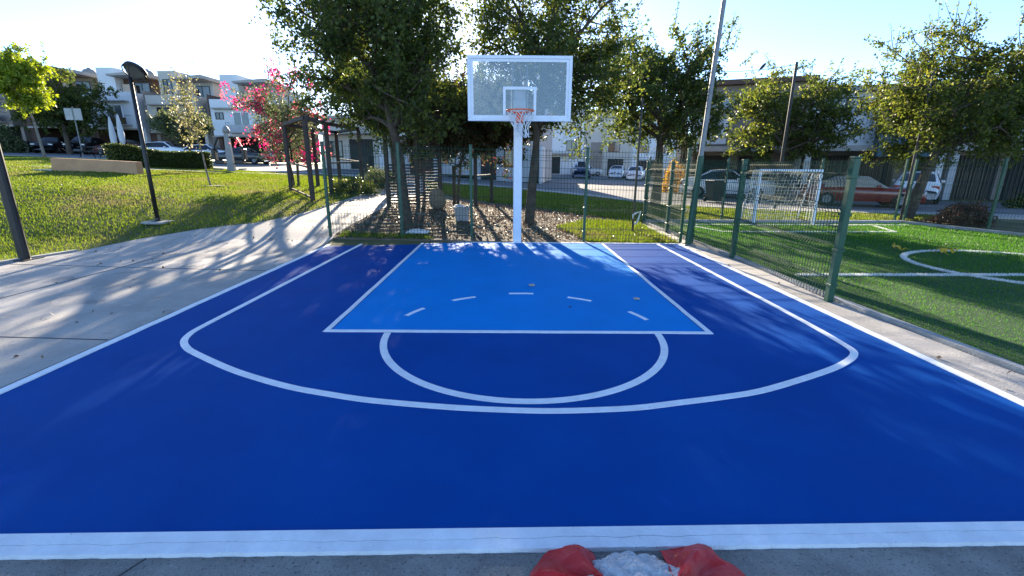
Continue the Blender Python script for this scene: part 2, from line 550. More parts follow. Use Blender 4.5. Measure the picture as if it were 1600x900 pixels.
for (a, b) in (((-3.61, 3.9), (-9.3, 4.3)), ((-3.61, 6.7), (-8.0, 7.1)), ((-6.0, 1.6), (-5.9, 8.1))):
    MB().ribbon(wob(a, b, 12, .003, 8), .012, -.01, .0015).build('control_joint', JD, pv)
# low concrete kerb along the lawn
struct(MB().ribbon([(x - .05, y) for x, y in LAWN_EDGE[:5]], .09, -.05, .028).build('lawn_kerb', KERB))
# strip between court and turf
sr = [(3.565, 1.55), (4.35, 1.52), (4.12, 2.6), (4.02, 3.3), (3.93, 5.2), (3.96, 7.9), (3.88, 9.32), (3.8, 12.9), (3.62, 12.9), (3.6, 9.4)]
struct(sheet('side_strip', sr, -.006, .5, CONC))
struct(MB().ribbon([(4.42, 1.4), (4.19, 2.5), (4.09, 3.3), (3.99, 5.2), (4.03, 7.9), (3.98, 10.2), (3.92, 13.05)], .08, -.1, .03).build('turf_kerb', KERB))
# planting bed behind the base line
BED = [(-3.6, 9.42), (3.6, 9.36), (3.62, 12.4), (3.0, 13.4), (.6, 15.4), (-1.6, 16.5), (-3.2, 16.5), (-3.24, 15.5), (-3.39, 12.8), (-3.53, 11), (-3.62, 9.7)]
struct(sheet('planting_bed', BED, -.006, .4, DIRT))

# street
NEAR = [(-75, 39), (-45, 35), (-33.5, 32.5), (-22, 29.6), (-13.8, 27.3), (-6, 26.6), (.5, 25.6), (4, 23.2), (7.3, 19.6), (10.2, 17.9), (14.7, 16.5), (24, 13.6), (45, 7)]
FAR = [(-75, 49), (-45, 47), (-33, 46.2), (-20, 45.4), (-14, 40.5), (-6, 36.6), (2.0, 32.2), (9.9, 28.6), (14, 26.6), (18, 24.6), (24, 21.5), (30, 19), (47, 12)]
street = struct(sheet('street', NEAR + FAR[::-1], -.012, 1.1, ASPH))
side_st = struct(sheet('side_street', [(2.2, 31.9), (9.7, 28.5), (12.5, 36), (17, 50), (21, 66), (5, 66), (4.6, 48)], -.004, 1.4, ASPH))
sidew = [(x - .15, y - 1.25) for x, y in NEAR]
struct(sheet('sidewalk', sidew + NEAR[::-1], .035, .7, KERB, .1))
# sloping lawn polygon for the blades
LAWN = LAWN_EDGE[1:] + [(-6.0, 25.3), (-13.9, 26), (-22, 28.2), (-33, 31), (-34, 26), (-26, 16), (-18, 9), (-14, 3.2)]
BACKL = [(-1.4, 16.6), (.7, 15.5), (3.0, 13.6), (3.7, 12.9), (3.85, 13.2), (11.6, 13.5), (15, 15.2), (10.2, 16.4), (7.2, 18.2), (3.9, 21.7), (.3, 24.1), (-4.4, 25.1), (-3.2, 19)]
GRASS = leaf_mat('grass_blade', (.05, .10, .010), (.105, .17, .020), (.17, .21, .035), .40, (.165, .15, .06), .55)
TURFG = leaf_mat('turf_blade', (.022, .10, .012), (.045, .16, .018), (.09, .22, .04), .40)
WHITEG = leaf_mat('white_turf_blade', (.55, .56, .54), (.68, .68, .66), (.78, .78, .76), .2)
lg = blades('lawn_grass', [LAWN], 280000, .014, .034, .007, GRASS, 3, power=1.55)
lg['kind'] = 'stuff'
lg['label'] = 'short yellow green grass on the sloping lawn'
bg = blades('verge_grass', [BACKL], 60000, .02, .055, .009, GRASS, 4, power=1.3)
bg['kind'] = 'stuff'
bg['label'] = 'short grass behind the fence and along the street'
bq = blades('bed_grass', [[(1.7, 9.45), (3.58, 9.42), (3.6, 12.3), (2.2, 12.8), (1.2, 11.2)], [(-3.5, 9.45), (-1.5, 9.45), (-2, 9.7), (-3.5, 9.8)]], 14000, .03, .09, .008, GRASS, 5)
bq['kind'] = 'stuff'
bq['label'] = 'patch of bright grass in the bed by the corner of the court'

# artificial turf field
FIELD = [(4.5, 1.4), (4.25, 2.5), (4.13, 3.3), (4.03, 5.2), (4.07, 7.9), (4.02, 10.2), (3.96, 13.0), (11.4, 13.1), (12.4, 10), (14.6, 4), (15, 1.4)]
turf = struct(sheet('turf_field', FIELD, -.012, .8, TURFB))
def turf_line(pts, w, closed=False, n=4000, seed=1):
    o = MB().ribbon(pts, w, -.02, -.004, closed).build('painted_line', mat('turf_line', (.55, .56, .54), .9, .1, 30), turf)
    g = np.random.default_rng(seed)
    P = np.array(pts + ([pts[0]] if closed else []))
    seg = np.linalg.norm(np.diff(P, axis=0), axis=1)
    c = np.append(0, np.cumsum(seg))
    t = g.uniform(0, c[-1], n)
    i = np.clip(np.searchsorted(c, t) - 1, 0, len(seg) - 1)
    f = (t - c[i]) / seg[i]
    B = P[i] + (P[i + 1] - P[i]) * f[:, None]
    dd = (P[i + 1] - P[i]) / seg[i][:, None]
    B = B + np.stack([-dd[:, 1], dd[:, 0]], 1) * (g.uniform(-.52, .52, n) * w)[:, None]
    a = g.uniform(0, 6.283, n)
    V = np.empty((n, 3, 3))
    V[:, 0] = np.stack([B[:, 0] - np.cos(a) * .007, B[:, 1] - np.sin(a) * .007, np.full(n, -.012)], 1)
    V[:, 1] = np.stack([B[:, 0] + np.cos(a) * .007, B[:, 1] + np.sin(a) * .007, np.full(n, -.012)], 1)
    V[:, 2] = np.stack([B[:, 0] + g.uniform(-.02, .02, n), B[:, 1] + g.uniform(-.02, .02, n), g.uniform(.012, .026, n)], 1)
    b = np_mesh('painted_blades', V.reshape(-1, 3), np.arange(3 * n).reshape(-1, 3), WHITEG, turf)
    b['kind'] = 'stuff'
turf_line([(4.3, 6.6), (13.4, 6.75)], .085, n=9000, seed=1)
turf_line([(8.55 + 1.72 * math.cos(t), 7.15 + 1.55 * math.sin(t)) for t in np.linspace(0, 2 * math.pi, 64)[:-1]], .085, True, n=11000, seed=2)
turf_line([(4.25, 12.55), (11.2, 12.7)], .08, n=7000, seed=3)
turf_line([(4.9, 12.5), (5.3, 11.2), (9.7, 11.3), (10.1, 12.55)], .07, n=7000, seed=4)
tg = blades('turf_blades', [FIELD], 230000, .016, .03, .005, TURFG, 9, parent=turf, power=1.5, zoff=-.012, zf=False, lean=.8)
tg['kind'] = 'stuff'
kf = MB().ribbon([(3.9, 13.15), (11.45, 13.27), (12.45, 10.05), (14.7, 3.9)], .14, -.1, .07)
struct(kf.build('field_kerb', KERB))

# ------------------------------------------------------------------ basketball hoop
def hoop():
    x0, yb = .2, 8.4
    t = thing('basketball_hoop', 'white basketball hoop with clear backboard and orange rim on square post', 'basketball hoop', (x0, 9.46, 0))
    X = lambda a: a           # local: x across, y away, origin at the post foot
    MB().cbox(-.085, .085, -.085, .085, 0, 2.62, .012).build('post', WHITEM, t)
    MB().cbox(-.16, .16, -.16, .16, 0, .012, .003).build('base_plate', WHITEM, t)
    arm = MB()
    arm.tube([(0, .0, 2.5), (0, -.93, 2.74)], .06, 4)
    arm.tube([(0, -.05, 2.2), (0, -.93, 2.45)], .045, 4)
    arm.cbox(-.15, .15, -.97, -.93, 2.42, 2.86, .006)
    arm.build('arm', WHITEM, t)
    by = yb - 9.46
    fr = MB()
    x1, x2, z1, z2 = -.89, .885, 2.285, 3.325
    w, d = .052, .045
    for a in ((x1, x2, z1, z1 + w), (x1, x2, z2 - w, z2)):
        fr.cbox(a[0], a[1], by - .012, by + d, a[2], a[3], .006)
    for a in ((x1, x1 + w), (x2 - w, x2)):
        fr.cbox(a[0], a[1], by - .0145, by + d - .003, z1 + w, z2 - w, .006)
    bfr = fr.build('backboard_frame', WHITEM, t)
    MB().box(x1 + w, x2 - w, by + .012, by + .022, z1 + w, z2 - w).build('glass_pane', BGLASS, t)
    bd = MB()            # painted white border printed on the pane
    q = .045
    yy0, yy1 = by + .006, by + .0115
    a, b, c, e = x1 + w, x2 - w, z1 + w, z2 - w
    bd.box(a, b, yy0, yy1, c, c + q).box(a, b, yy0, yy1, e - q, e).box(a, a + q, yy0, yy1, c + q, e - q).box(b - q, b, yy0, yy1, c + q, e - q)
    bd.build('painted_border', WHITEM, t)
    sq = MB()
    s1, s2, s3, s4, q = -.285, .285, 2.385, 2.84, .045
    sq.box(s1, s2, yy0, yy1, s4 - q, s4).box(s1, s1 + q, yy0, yy1, s3, s4 - q).box(s2 - q, s2, yy0, yy1, s3, s4 - q)
    sq.build('target_square', WHITEM, t)
    for xx in (-.135, .105):
        MB().cbox(xx, xx + .035, by + .05, by + .085, z1 + .01, z2 - .01, .004).build('support_bar', GALV, t)
    MB().cbox(-.11, .11, by + .03, by + .06, 2.36, 2.62, .006).build('mounting_plate', WHITEM, t)
    # rim
    ry, rz, rr = 8.06 - 9.46, 2.42, .228
    ri = MB()
    ri.tube([(rr * math.cos(k), ry + rr * math.sin(k), rz) for k in np.linspace(0, 2 * math.pi, 33)], .0105, 8)
    for k in (-1, 1):
        ri.tube([(.07 * k, by - .02, rz - .01), (.12 * k, ry + rr * .86, rz)], .008, 6)
    for k in range(12):
        aa = 2 * math.pi * (k + .5) / 12
        ri.tube([(rr * math.cos(aa + d), ry + rr * math.sin(aa + d), rz - .012 - .016 * (1 - abs(d) / .05)) for d in (-.05, -.02, .02, .05)], .0035, 4)
    rim = ri.build('rim', ORANGE, t, True)
    br = MB()
    br.cbox(-.062, .062, by - .10, by - .016, rz - .17, rz - .015, .008)
    br.cbox(-.05, .05, ry + rr - .01, by - .1, rz - .03, rz - .012, .004)
    br.build('rim_bracket', ORANGE, rim)
    # net of twelve crossing cords
    net = MB()
    rows = [(rz - .02, .222), (rz - .10, .195), (rz - .18, .160), (rz - .26, .130), (rz - .34, .118), (rz - .42, .112)]
    g = random.Random(3)
    N = 12
    node = {}
    for i, (z, r) in enumerate(rows):
        for k in range(N):
            aa = 2 * math.pi * (k + .5 * (i % 2) + .5) / N
            node[i, k] = (r * math.cos(aa) + g.uniform(-.014, .014) * i * .7 + .012 * i, ry + r * math.sin(aa) + g.uniform(-.012, .012) * i * .6, z + g.uniform(-.01, .01))
    for i in range(len(rows) - 1):
        for k in range(N):
            k2 = (k + 1) % N if i % 2 else (k - 1) % N
            for kk in (k, k2):
                net.tube([node[i, k], node[i + 1, kk]], .0055, 5, False)
    net.build('net', CORD, rim, True)
    for zz in (2.30, .5, 1.2):
        pass
hoop()

# ------------------------------------------------------------------ welded mesh fences
def mesh_panel(p, q, z0, z1, parent, zg=None, gap=.062, wr=.0028, folds=True):
    """one wire panel from p to q (2-D): upright wires with V folds, and cross wires"""
    p, q = Vector(p), Vector(q)
    L = (q - p).length
    d = (q - p) / L
    nr = Vector((-d.y, d.x))
    mb = MB()
    h = z1 - z0
    fz = [z0 + .16, z0 + h * .36, z0 + h * .66, z1 - .18] if folds else []
    prof = [(z0, 0)]
    for f in fz:
        prof += [(f - .05, 0), (f, .03), (f + .05, 0)]
    prof.append((z1, 0))
    n = int(L / gap)
    for i in range(n + 1):
        b = p + d * (L * i / n)
        g0 = gz(b.x, b.y)
        mb.tube([(b.x + nr.x * o, b.y + nr.y * o, z + g0) for z, o in prof], wr, 4, False)
    hz = [z0 + .03] + [f + k for f in fz for k in (-.05, .05)] + [z1 - .04]
    zz = z0 + .03
    allz = sorted(set([round(a, 3) for a in hz] + [round(z0 + .03 + k * .2, 3) for k in range(int(h / .2) + 1) if z0 + .03 + k * .2 < z1 - .06]))
    for z in allz:
        k = 6
        mb.tube([(p.x + d.x * L * i / k, p.y + d.y * L * i / k, z + gz(p.x + d.x * L * i / k, p.y + d.y * L * i / k)) for i in range(k + 1)], wr * 1.25, 4, False)
    return mb.build('mesh_panel', WIRE, parent)
def fence_post(x, y, h, w, parent, m=None):
    g = gz(x, y)
    mb = MB().cbox(x - w / 2, x + w / 2, y - w / 2, y + w / 2, g - .1, g + h, .006)
    o = mb.build('post', m or GREEN, parent)
    MB().cbox(x - w / 2 - .006, x + w / 2 + .006, y - w / 2 - .006, y + w / 2 + .006, g + h, g + h + .02, .004).build('cap', m or GREEN, o)
    for k in range(4):
        zz = g + .2 + k * (h - .4) / 3
        MB().cbox(x - w / 2 - .008, x + w / 2 + .008, y - w / 2 - .014, y + w / 2 + .008, zz - .015, zz + .015, .003).build('clamp', m or GREEN, o)
    return o
def fence(name, label, pts, z0, z1, w=.06, gap=.062, wr=.0028, posth=None):
    t = thing(name, label, 'fence', (0, 0, 0))
    for i, p in enumerate(pts):
        fence_post(p[0], p[1], (posth or z1) + .03, w if i not in () else w, t)
    for a, b in zip(pts[:-1], pts[1:]):
        mesh_panel(a, b, z0, z1, t, gap=gap, wr=wr)
    return t
fence('wire_fence', 'dark green wire mesh fence behind the base line of the blue court', [(-3.68, 9.50), (-2.2, 9.56), (-.75, 9.60), (1.6, 9.52), (3.62, 9.47)], .04, 1.84, .055, .062, .0038)
sf = fence('wire_fence', 'green wire mesh fence with thick posts between blue court and turf field', [(3.86, 5.23), (3.98, 7.92), (3.80, 9.36), (3.92, 11.2), (3.9, 13.1)], .05, 1.62, .075, .058, .0042)
fence('wire_fence', 'wire mesh fence along the far end of turf field behind the goal', [(3.98, 13.22), (6.2, 13.26), (8.9, 13.30), (11.35, 13.36)], .05, 1.75, .05)
fence('wire_fence', 'wire mesh fence along right edge of turf field beside reddish bush', [(11.52, 13.25), (12.1, 11.4), (12.75, 9.35), (13.5, 7.0)], .06, 1.75, .055)
def pole(name, label, x, y, h, r0, r1, m, lean=(0, 0), cat='pole', n=12, base=True, lower=None):
    t = thing(name, label, cat, (x, y, gz(x, y)))
    MB().tube([(lean[0] * k, lean[1] * k, h * k) for k in (0, .3, .6, 1)], [r0 + (r1 - r0) * k for k in (0, .3, .6, 1)], n).build('shaft', m, t, False)
    if base:
        MB().cbox(-r0 * 2.2, r0 * 2.2, -r0 * 2.2, r0 * 2.2, -.02, .014, .004).build('base_plate', m, t)
    if lower:
        MB().tube([(0, 0, 0), (lean[0] * lower / h, lean[1] * lower / h, lower)], r0 + .012, n).build('painted_sleeve', GREEN, t)
    return t
pole('lighting_pole', 'tall grey galvanised pole with green sleeve at corner of blue court', 3.70, 9.24, 5.6, .050, .040, GALV, (.22, 0), lower=1.75)
pole('lighting_pole', 'thin dark pole standing in front of oak beyond court corner', 2.98, 10.85, 3.0, .028, .024, BLACK)
pole('lighting_pole', 'thin dark pole rising past the oak behind the soccer goal', 10.1, 17.4, 5.1, .06, .05, BLACK)
pole('lighting_pole', 'thin dark pole in the far corner of turf field by the leaning trunk', 11.75, 13.62, 4.2, .036, .03, BLACK)
pole('lighting_pole', 'thick black pole at left edge of the pavement', -7.93, 7.45, 5.0, .075, .065, BLACK)

# ------------------------------------------------------------------ park lamp with a ring head
lt = thing('park_lamp', 'black lamp post with round dish head standing on the lawn', 'street lamp', (-7.72, 10.2, gz(-7.72, 10.2)))
MB().tube([(0, 0, -.05), (0, 0, 1.2), (0, 0, 2.95)], [.045, .042, .036], 10).build('pole', BLACK, lt, True)
MB().lathe([(.11, 0), (.11, .03), (.05, .05), (.045, .1)], 12).build('base', BLACK, lt)
MB().cbox(-.24, .24, -.2, .2, -.03, .022, .01).build('concrete_footing', KERB, lt)
hd = MB().lathe([(.205, 0.0), (.215, .015), (.208, .05), (.15, .09), (.06, .115), (.01, .12)], 28, 0, 0, .2).build('lamp_head', BLACK, lt, True)
hd.location = (0, 0, 2.93)
hd.rotation_euler = (R(-40), R(10), 0)
MB().lathe([(.185, -.004), (.01, -.010)], 24, 0, 0, .199).build('diffuser', mat('lamp_diffuser', (.13, .13, .13), .4), hd)
MB().tube([(.21 * math.cos(a), .21 * math.sin(a), .16) for a in np.linspace(0, 2 * math.pi, 29)], .011, 6).build('ring', BLACK, hd)
for k in range(3):
    a = R(30 + 120 * k)
    MB().tube([(0, 0, -.03), (.1 * math.cos(a), .1 * math.sin(a), .05), (.19 * math.cos(a), .19 * math.sin(a), .2)], .009, 6).build('bracket', BLACK, hd)
    a = R(90 + 120 * k)
    MB().tube([(.21 * math.cos(a), .21 * math.sin(a), .16), (.21 * math.cos(a), .21 * math.sin(a), .21)], .008, 6).build('strut', BLACK, hd)

# ------------------------------------------------------------------ soccer goal
go = thing('soccer_goal', 'small white soccer goal with white net at far end of turf', 'soccer goal', (6.95, 12.9, 0))
W_, H_, D_ = 1.69, 1.45, .75
for xx in (0, W_):
    MB().tube([(xx, 0, -.02), (xx, 0, H_)], .042, 10).build('upright', WHITEM, go)
    MB().tube([(xx, 0, H_), (xx, D_ * .45, H_), (xx, D_, .02)], .022, 8).build('stay', WHITEM, go)
MB().tube([(-.03, 0, H_), (W_ + .03, 0, H_)], .043, 10).build('crossbar', WHITEM, go)
MB().tube([(0, D_, .02), (W_, D_, .02)], .022, 8).build('ground_bar', WHITEM, go)
nm = MB()
back = lambda v: (D_ * .45 + (D_ * .55) * v + .06 * math.sin(v * 3.1), H_ * (1 - v) + .02)
gx = 17
gv = 15
g_ = random.Random(4)
P = [[(W_ * i / gx + g_.uniform(-.012, .012), back(j / gv)[0] + g_.uniform(-.012, .02), back(j / gv)[1]) for i in range(gx + 1)] for j in range(gv + 1)]
for j in range(gv + 1):
    nm.tube(P[j], .0055, 4, False)
for i in range(gx + 1):
    nm.tube([P[j][i] for j in range(gv + 1)], .0055, 4, False)
    nm.tube([(W_ * i / gx, 0, H_ - .02), (W_ * i / gx, D_ * .45, H_ - .03)], .005, 4, False)
for sx in (0, W_):
    for j in range(13):
        z = H_ * (j + .5) / 13
        v = 1 - z / H_
        nm.tube([(sx, 0, z), (sx, back(v)[0], z)], .0055, 4, False)
    for j in range(1, 6):
        y = D_ * .45 * j / 5
        nm.tube([(sx, y, .02), (sx, y, H_)], .0055, 4, False)
nm.build('net', CORD, go)

# ------------------------------------------------------------------ trees
def leaf_mesh(name, C, L, Wd, m, parent, g, droop=.3):
    n = len(C)
    d = g.normal(size=(n, 3))
    d[:, 2] -= droop
    d /= np.linalg.norm(d, axis=1)[:, None]
    a = g.normal(size=(n, 3))
    s = np.cross(d, a)
    s /= np.linalg.norm(s, axis=1)[:, None] + 1e-9
    nrm = np.cross(s, d)
    ln = (L * g.uniform(.6, 1.3, n))[:, None]
    wd = (Wd * g.uniform(.7, 1.3, n))[:, None]
    V = np.empty((n, 4, 3))
    V[:, 0] = C
    V[:, 1] = C + d * ln * .5 + s * wd * .5 + nrm * ln * .07
    V[:, 2] = C + d * ln
    V[:, 3] = C + d * ln * .5 - s * wd * .5 + nrm * ln * .07
    return np_mesh(name, V.reshape(-1, 3), np.arange(4 * n).reshape(-1, 4), m, parent)

def tree(name, label, base, cc, cr_, trunk_r, fork, limbs, subs, twigs, leaves, leaf, lm, bark, seed, shoots=0, twig_len=.5, cat='tree', stems=1, group=None, jitter=.06, flat=.0, extra=None, shootlen=.9):
    """tapered trunk, limbs, side branches and twigs inside an ellipsoid; leaves sit along the twigs"""
    g = np.random.default_rng(seed)
    bz = gz(base[0], base[1])
    t = thing(name, label, cat, (base[0], base[1], bz), 0, group)
    o = np.array([base[0], base[1], bz])
    c = np.array(cc) - o
    r = np.array(cr_)
    w = MB()
    L = []
    def bez(a, b, bend, n):
        m_ = (a + b) / 2 + bend
        ts = np.linspace(0, 1, n)[:, None]
        return (1 - ts) ** 2 * a + 2 * ts * (1 - ts) * m_ + ts ** 2 * b
    forkp = np.array([c[0] * .25, c[1] * .25, fork])
    for st in range(stems):
        off = np.array([0, 0, 0]) if stems == 1 else np.append(g.uniform(-.12, .12, 2), 0)
        tp = bez(off - [0, 0, .15], forkp + off * 2, g.uniform(-.06, .06, 3), 7)
        w.tube(tp, list(np.linspace(trunk_r * 1.15, trunk_r * .8, 7) * (1 if stems == 1 else .6)), 9)
    if fork < c[2]:                                # leader
        w.tube(bez(forkp, c + [0, 0, r[2] * .45], g.uniform(-.2, .2, 3), 7), list(np.linspace(trunk_r * .75, trunk_r * .18, 7)), 7)
    ga = math.pi * (3 - math.sqrt(5))
    for i in range(limbs):
        zz = -0.82 + 1.7 * (i + .5) / limbs
        rr = math.sqrt(max(0, 1 - zz * zz))
        an = ga * i + g.uniform(-.4, .4)
        dv = np.array([rr * math.cos(an), rr * math.sin(an), zz])
        dv = dv / (np.abs(dv) ** 3.2).sum() ** (1 / 3.2)
        e = c + r * dv * g.uniform(.42, .72)
        k = min(1, max(0, (e[2] - fork) / max(.2, c[2] + r[2] * .4 - fork)))
        s = forkp + (c + [0, 0, r[2] * .35] - forkp) * k * .55
        lp = bez(s, e, np.array([0, 0, .15]) + g.uniform(-.2, .2, 3), 7)
        w.tube(lp, list(np.linspace(trunk_r * .5, trunk_r * .16, 7)), 6)
        for j in range(subs):
            a = lp[g.integers(3, 7)]
            d = g.normal(size=3)
            d /= np.linalg.norm(d)
            b = e + d * r * g.uniform(.25, .62)
            q = (b - c) / r
            ql = (np.abs(q) ** 3.0).sum() ** (1 / 3.0)
            lim = 1.0 + .10 * math.sin(3 * math.atan2(q[1], q[0]) + seed) + .08 * math.sin(5 * q[2] + seed * 2)
            if ql > lim:
                b = c + q / ql * r * lim * g.uniform(.86, 1.0)
            if b[2] < .4:
                b[2] = .4
            sp = bez(a, b, g.uniform(-.15, .15, 3), 5)
            w.tube(sp, list(np.linspace(trunk_r * .16, trunk_r * .05, 5)), 4, False)
            for q_ in range(twigs):
                f = g.uniform(.3, 1.0)
                s0 = sp[min(4, int(f * 5))] + g.uniform(-.03, .03, 3)
                d = g.normal(size=3)
                d[2] = d[2] * (1 - flat) + .15
                d /= np.linalg.norm(d)
                tl_ = twig_len * g.uniform(.5, 1.2)
                e2 = s0 + d * tl_
                w.tube([s0, (s0 + e2) / 2 + [0, 0, .03], e2], [trunk_r * .045, trunk_r * .035, trunk_r * .02], 3, False)
                n = int(leaves * g.uniform(.6, 1.4))
                tt = g.uniform(.1, 1.0, n)[:, None]
                L.append(s0 + (e2 - s0) * tt + g.normal(size=(n, 3)) * jitter)
    for i in range(shoots):
        an = g.uniform(0, 2 * math.pi)
        rad = math.sqrt(g.uniform(0, .85))
        zt = math.sqrt(1 - rad * rad)
        s0 = c + r * np.array([rad * math.cos(an), rad * math.sin(an), zt * .85])
        e2 = s0 + np.array([g.uniform(-.4, .4) + .4 * rad * math.cos(an), g.uniform(-.3, .3), g.uniform(.45, 1.3)]) * shootlen
        w.tube([s0, (s0 + e2) / 2 + g.uniform(-.04, .04, 3), e2], [.014, .009, .004], 3, False)
        n = int(leaves * .75)
        tt = (g.uniform(0, 1, n) ** 1.6)[:, None]
        L.append(s0 + (e2 - s0) * tt + g.normal(size=(n, 3)) * (jitter * .9 * (1.2 - tt)))
    w.build('trunk', bark, t, True)
    C = np.concatenate(L)
    leaf_mesh('crown', C, leaf, leaf * .58, lm, t, g)
    return t, C

OAK = leaf_mat('oak_leaf', (.030, .052, .013), (.058, .092, .020), (.125, .145, .030), .50)
OAKY = leaf_mat('sunny_oak_leaf', (.034, .060, .013), (.070, .102, .020), (.155, .17, .032), .52)  # brighter copy of the oak leaf, backlight put into its colour
DARKL = leaf_mat('dark_leaf', (.020, .034, .012), (.038, .052, .016), (.10, .036, .030), .36)
LIME = leaf_mat('lime_leaf', (.10, .16, .015), (.17, .24, .025), (.28, .33, .05), .5)
OLIVE = leaf_mat('olive_leaf', (.05, .075, .03), (.09, .12, .05), (.16, .18, .09), .35)
SPARSE = leaf_mat('sapling_leaf', (.09, .11, .035), (.17, .17, .06), (.34, .32, .20), .45)
PINK = leaf_mat('pink_bract', (.42, .015, .07), (.55, .035, .15), (.66, .16, .12), .45)
PINK2 = leaf_mat('salmon_bract', (.50, .06, .10), (.60, .16, .14), (.70, .30, .22), .45)
HEDGEL = leaf_mat('hedge_leaf', (.022, .040, .010), (.045, .075, .016), (.11, .13, .025), .3)
REDL = leaf_mat('red_bush_leaf', (.05, .05, .022), (.11, .055, .035), (.20, .10, .07), .35)
YELF = leaf_mat('yellow_flower', (.28, .20, .01), (.55, .38, .015), (.70, .50, .04), .4)

tree('oak_tree', 'large dark oak left of the hoop hiding the low sun', (-2.26, 10.42), (-2.8, 10.7, 3.95), (2.25, 1.9, 2.4), .13, 1.65, 18, 9, 8, 31, .085, OAK, BARK, 11, 10)
tree('oak_tree', 'oak with forked dark trunk directly behind the backboard', (.55, 11.62), (1.08, 11.9, 4.1), (2.38, 1.8, 2.5), .12, 1.7, 16, 9, 8, 29, .085, OAK, BARK, 12, 10)
tree('oak_tree', 'oak right of the backboard beside thin dark pole and street', (5.95, 18.6), (5.9, 18.6, 4.15), (2.9, 2.5, 2.65), .19, 1.9, 15, 8, 8, 32, .12, OAK, BARK, 13, 14, .75, shootlen=.8)
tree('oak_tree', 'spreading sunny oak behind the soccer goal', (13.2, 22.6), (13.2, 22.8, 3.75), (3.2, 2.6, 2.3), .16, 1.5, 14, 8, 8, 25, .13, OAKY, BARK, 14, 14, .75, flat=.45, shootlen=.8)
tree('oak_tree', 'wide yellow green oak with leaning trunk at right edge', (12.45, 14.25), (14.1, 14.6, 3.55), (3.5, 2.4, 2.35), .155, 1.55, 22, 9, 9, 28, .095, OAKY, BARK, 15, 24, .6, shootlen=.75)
tree('oak_tree', 'dark oak crown filling the gap between pergola and large oak', (-4.3, 18.3), (-4.75, 18.2, 4.2), (2.1, 1.5, 2.2), .11, 1.8, 15, 8, 8, 26, .10, OAK, BARK, 26, 6, .55)
tree('flowering_tree', 'dense dark reddish tree over the slatted pergola left of post', (-1.55, 14.3), (-1.15, 14.3, 2.9), (2.25, 1.25, 1.5), .07, 1.2, 21, 9, 9, 36, .09, DARKL, BARK, 16, 6, .45, stems=3)
tree('young_tree', 'bright lime green young tree at far left by the street', (-27.6, 28.6), (-28.1, 28.6, 6.2), (1.75, 1.4, 2.15), .075, 2.0, 10, 7, 8, 28, .17, LIME, PALEB, 17, 4, .5)
tree('street_tree', 'dark drooping tree in front of brown house', (-39.2, 43.0), (-39.0, 42.8, 6.2), (3.9, 2.4, 2.9), .2, 1.9, 12, 8, 8, 26, .20, OAK, BARK, 18, 4, .9)
tree('street_tree', 'small rounded tree above hedge beside white hatchback', (-21.4, 32.4), (-21.7, 32.4, 3.95), (1.9, 1.4, 1.0), .09, 1.2, 9, 7, 8, 24, .13, OLIVE, BARK, 19, 2, .45)
tree('sapling', 'thin sparse sapling staked on the lawn right of lamp', (-9.89, 15.7), (-10.35, 15.7, 3.25), (.5, .45, 1.15), .028, 1.0, 9, 5, 4, 8, .075, SPARSE, PALEB, 20, 5, .35, shootlen=.35)
# plant saucer around the sapling
struct(MB().lathe([(.42, -.10), (.38, .0), (.25, .012), (.02, .012)], 18, -9.89, 15.7, gz(-9.89, 15.7)).build('sapling_bed', DIRT))

def flowering_climber():
    t, C = tree('bougainvillea', 'pink flowering bougainvillea climbing over the black pergola', (-7.75, 17.2), (-8.0, 17.4, 3.0), (1.5, 1.1, 1.75), .05, .9, 11, 7, 7, 15, .085, OLIVE, BARK, 21, 16, .5, 'climber', stems=3, shootlen=.8)
    g = np.random.default_rng(5)
    ctr = C[g.integers(0, len(C), 190)]
    o = np.array([-.25, .2, 2.2])
    ctr = ctr[np.linalg.norm((ctr - o) / [1.5, 1.1, 1.75], axis=1) > .68]
    arms = [np.array([-1.45 - .4 * k, -.1, 1.62 - .08 * k]) for k in range(2)] + [np.array([-1.3 - .4 * k, 0, 2.9 + .06 * k]) for k in range(3)]
    ctr = np.concatenate([ctr, np.array(arms)])
    w = MB()
    w.tube([(-.3, .1, 1.4), (-1.3, -.1, 1.65), (-1.95, -.1, 1.52)], [.025, .018, .010], 4).tube([(-.3, .1, 2.2), (-1.2, 0, 2.9), (-2.2, 0, 3.05)], [.02, .014, .006], 4)
    w.build('branches', BARK, t)
    half = int(len(ctr) * .62)
    for nm_, m_, cs in (('flowers', PINK, ctr[:half]), ('faded_flowers', PINK2, ctr[half:])):
        P = np.concatenate([c + g.normal(size=(30, 3)) * g.uniform(.06, .13) for c in cs])
        leaf_mesh(nm_, P, .08, .065, m_, t, g, 0)['kind'] = 'stuff'
flowering_climber()

def bush(name, label, x, y, rx, ry, h, n, leaf, lm, seed, cat='bush'):
    g = np.random.default_rng(seed)
    t = thing(name, label, cat, (x, y, gz(x, y)))
    w = MB()
    for i in range(26):
        a, q = g.uniform(0, 6.28), g.uniform(.2, .95)
        e = (math.cos(a) * rx * q, math.sin(a) * ry * q, h * g.uniform(.5, .95))
        w.tube([(e[0] * .1, e[1] * .1, -.03), (e[0] * .5, e[1] * .5, e[2] * .6), e], [.016, .011, .005], 4, False)
    w.build('stems', BARK, t)
    cl = g.normal(size=(70, 3))
    cl /= np.linalg.norm(cl, axis=1)[:, None]
    cl *= g.uniform(.55, 1, 70)[:, None] ** .5
    cl[:, 2] = np.abs(cl[:, 2])
    P = cl[g.integers(0, 70, n)] * [rx, ry, h] + g.normal(size=(n, 3)) * [rx * .14, ry * .14, h * .1]
    P[:, 2] = np.clip(P[:, 2], .03, None)
    leaf_mesh('foliage', P, leaf, leaf * .6, lm, t, g, 0)
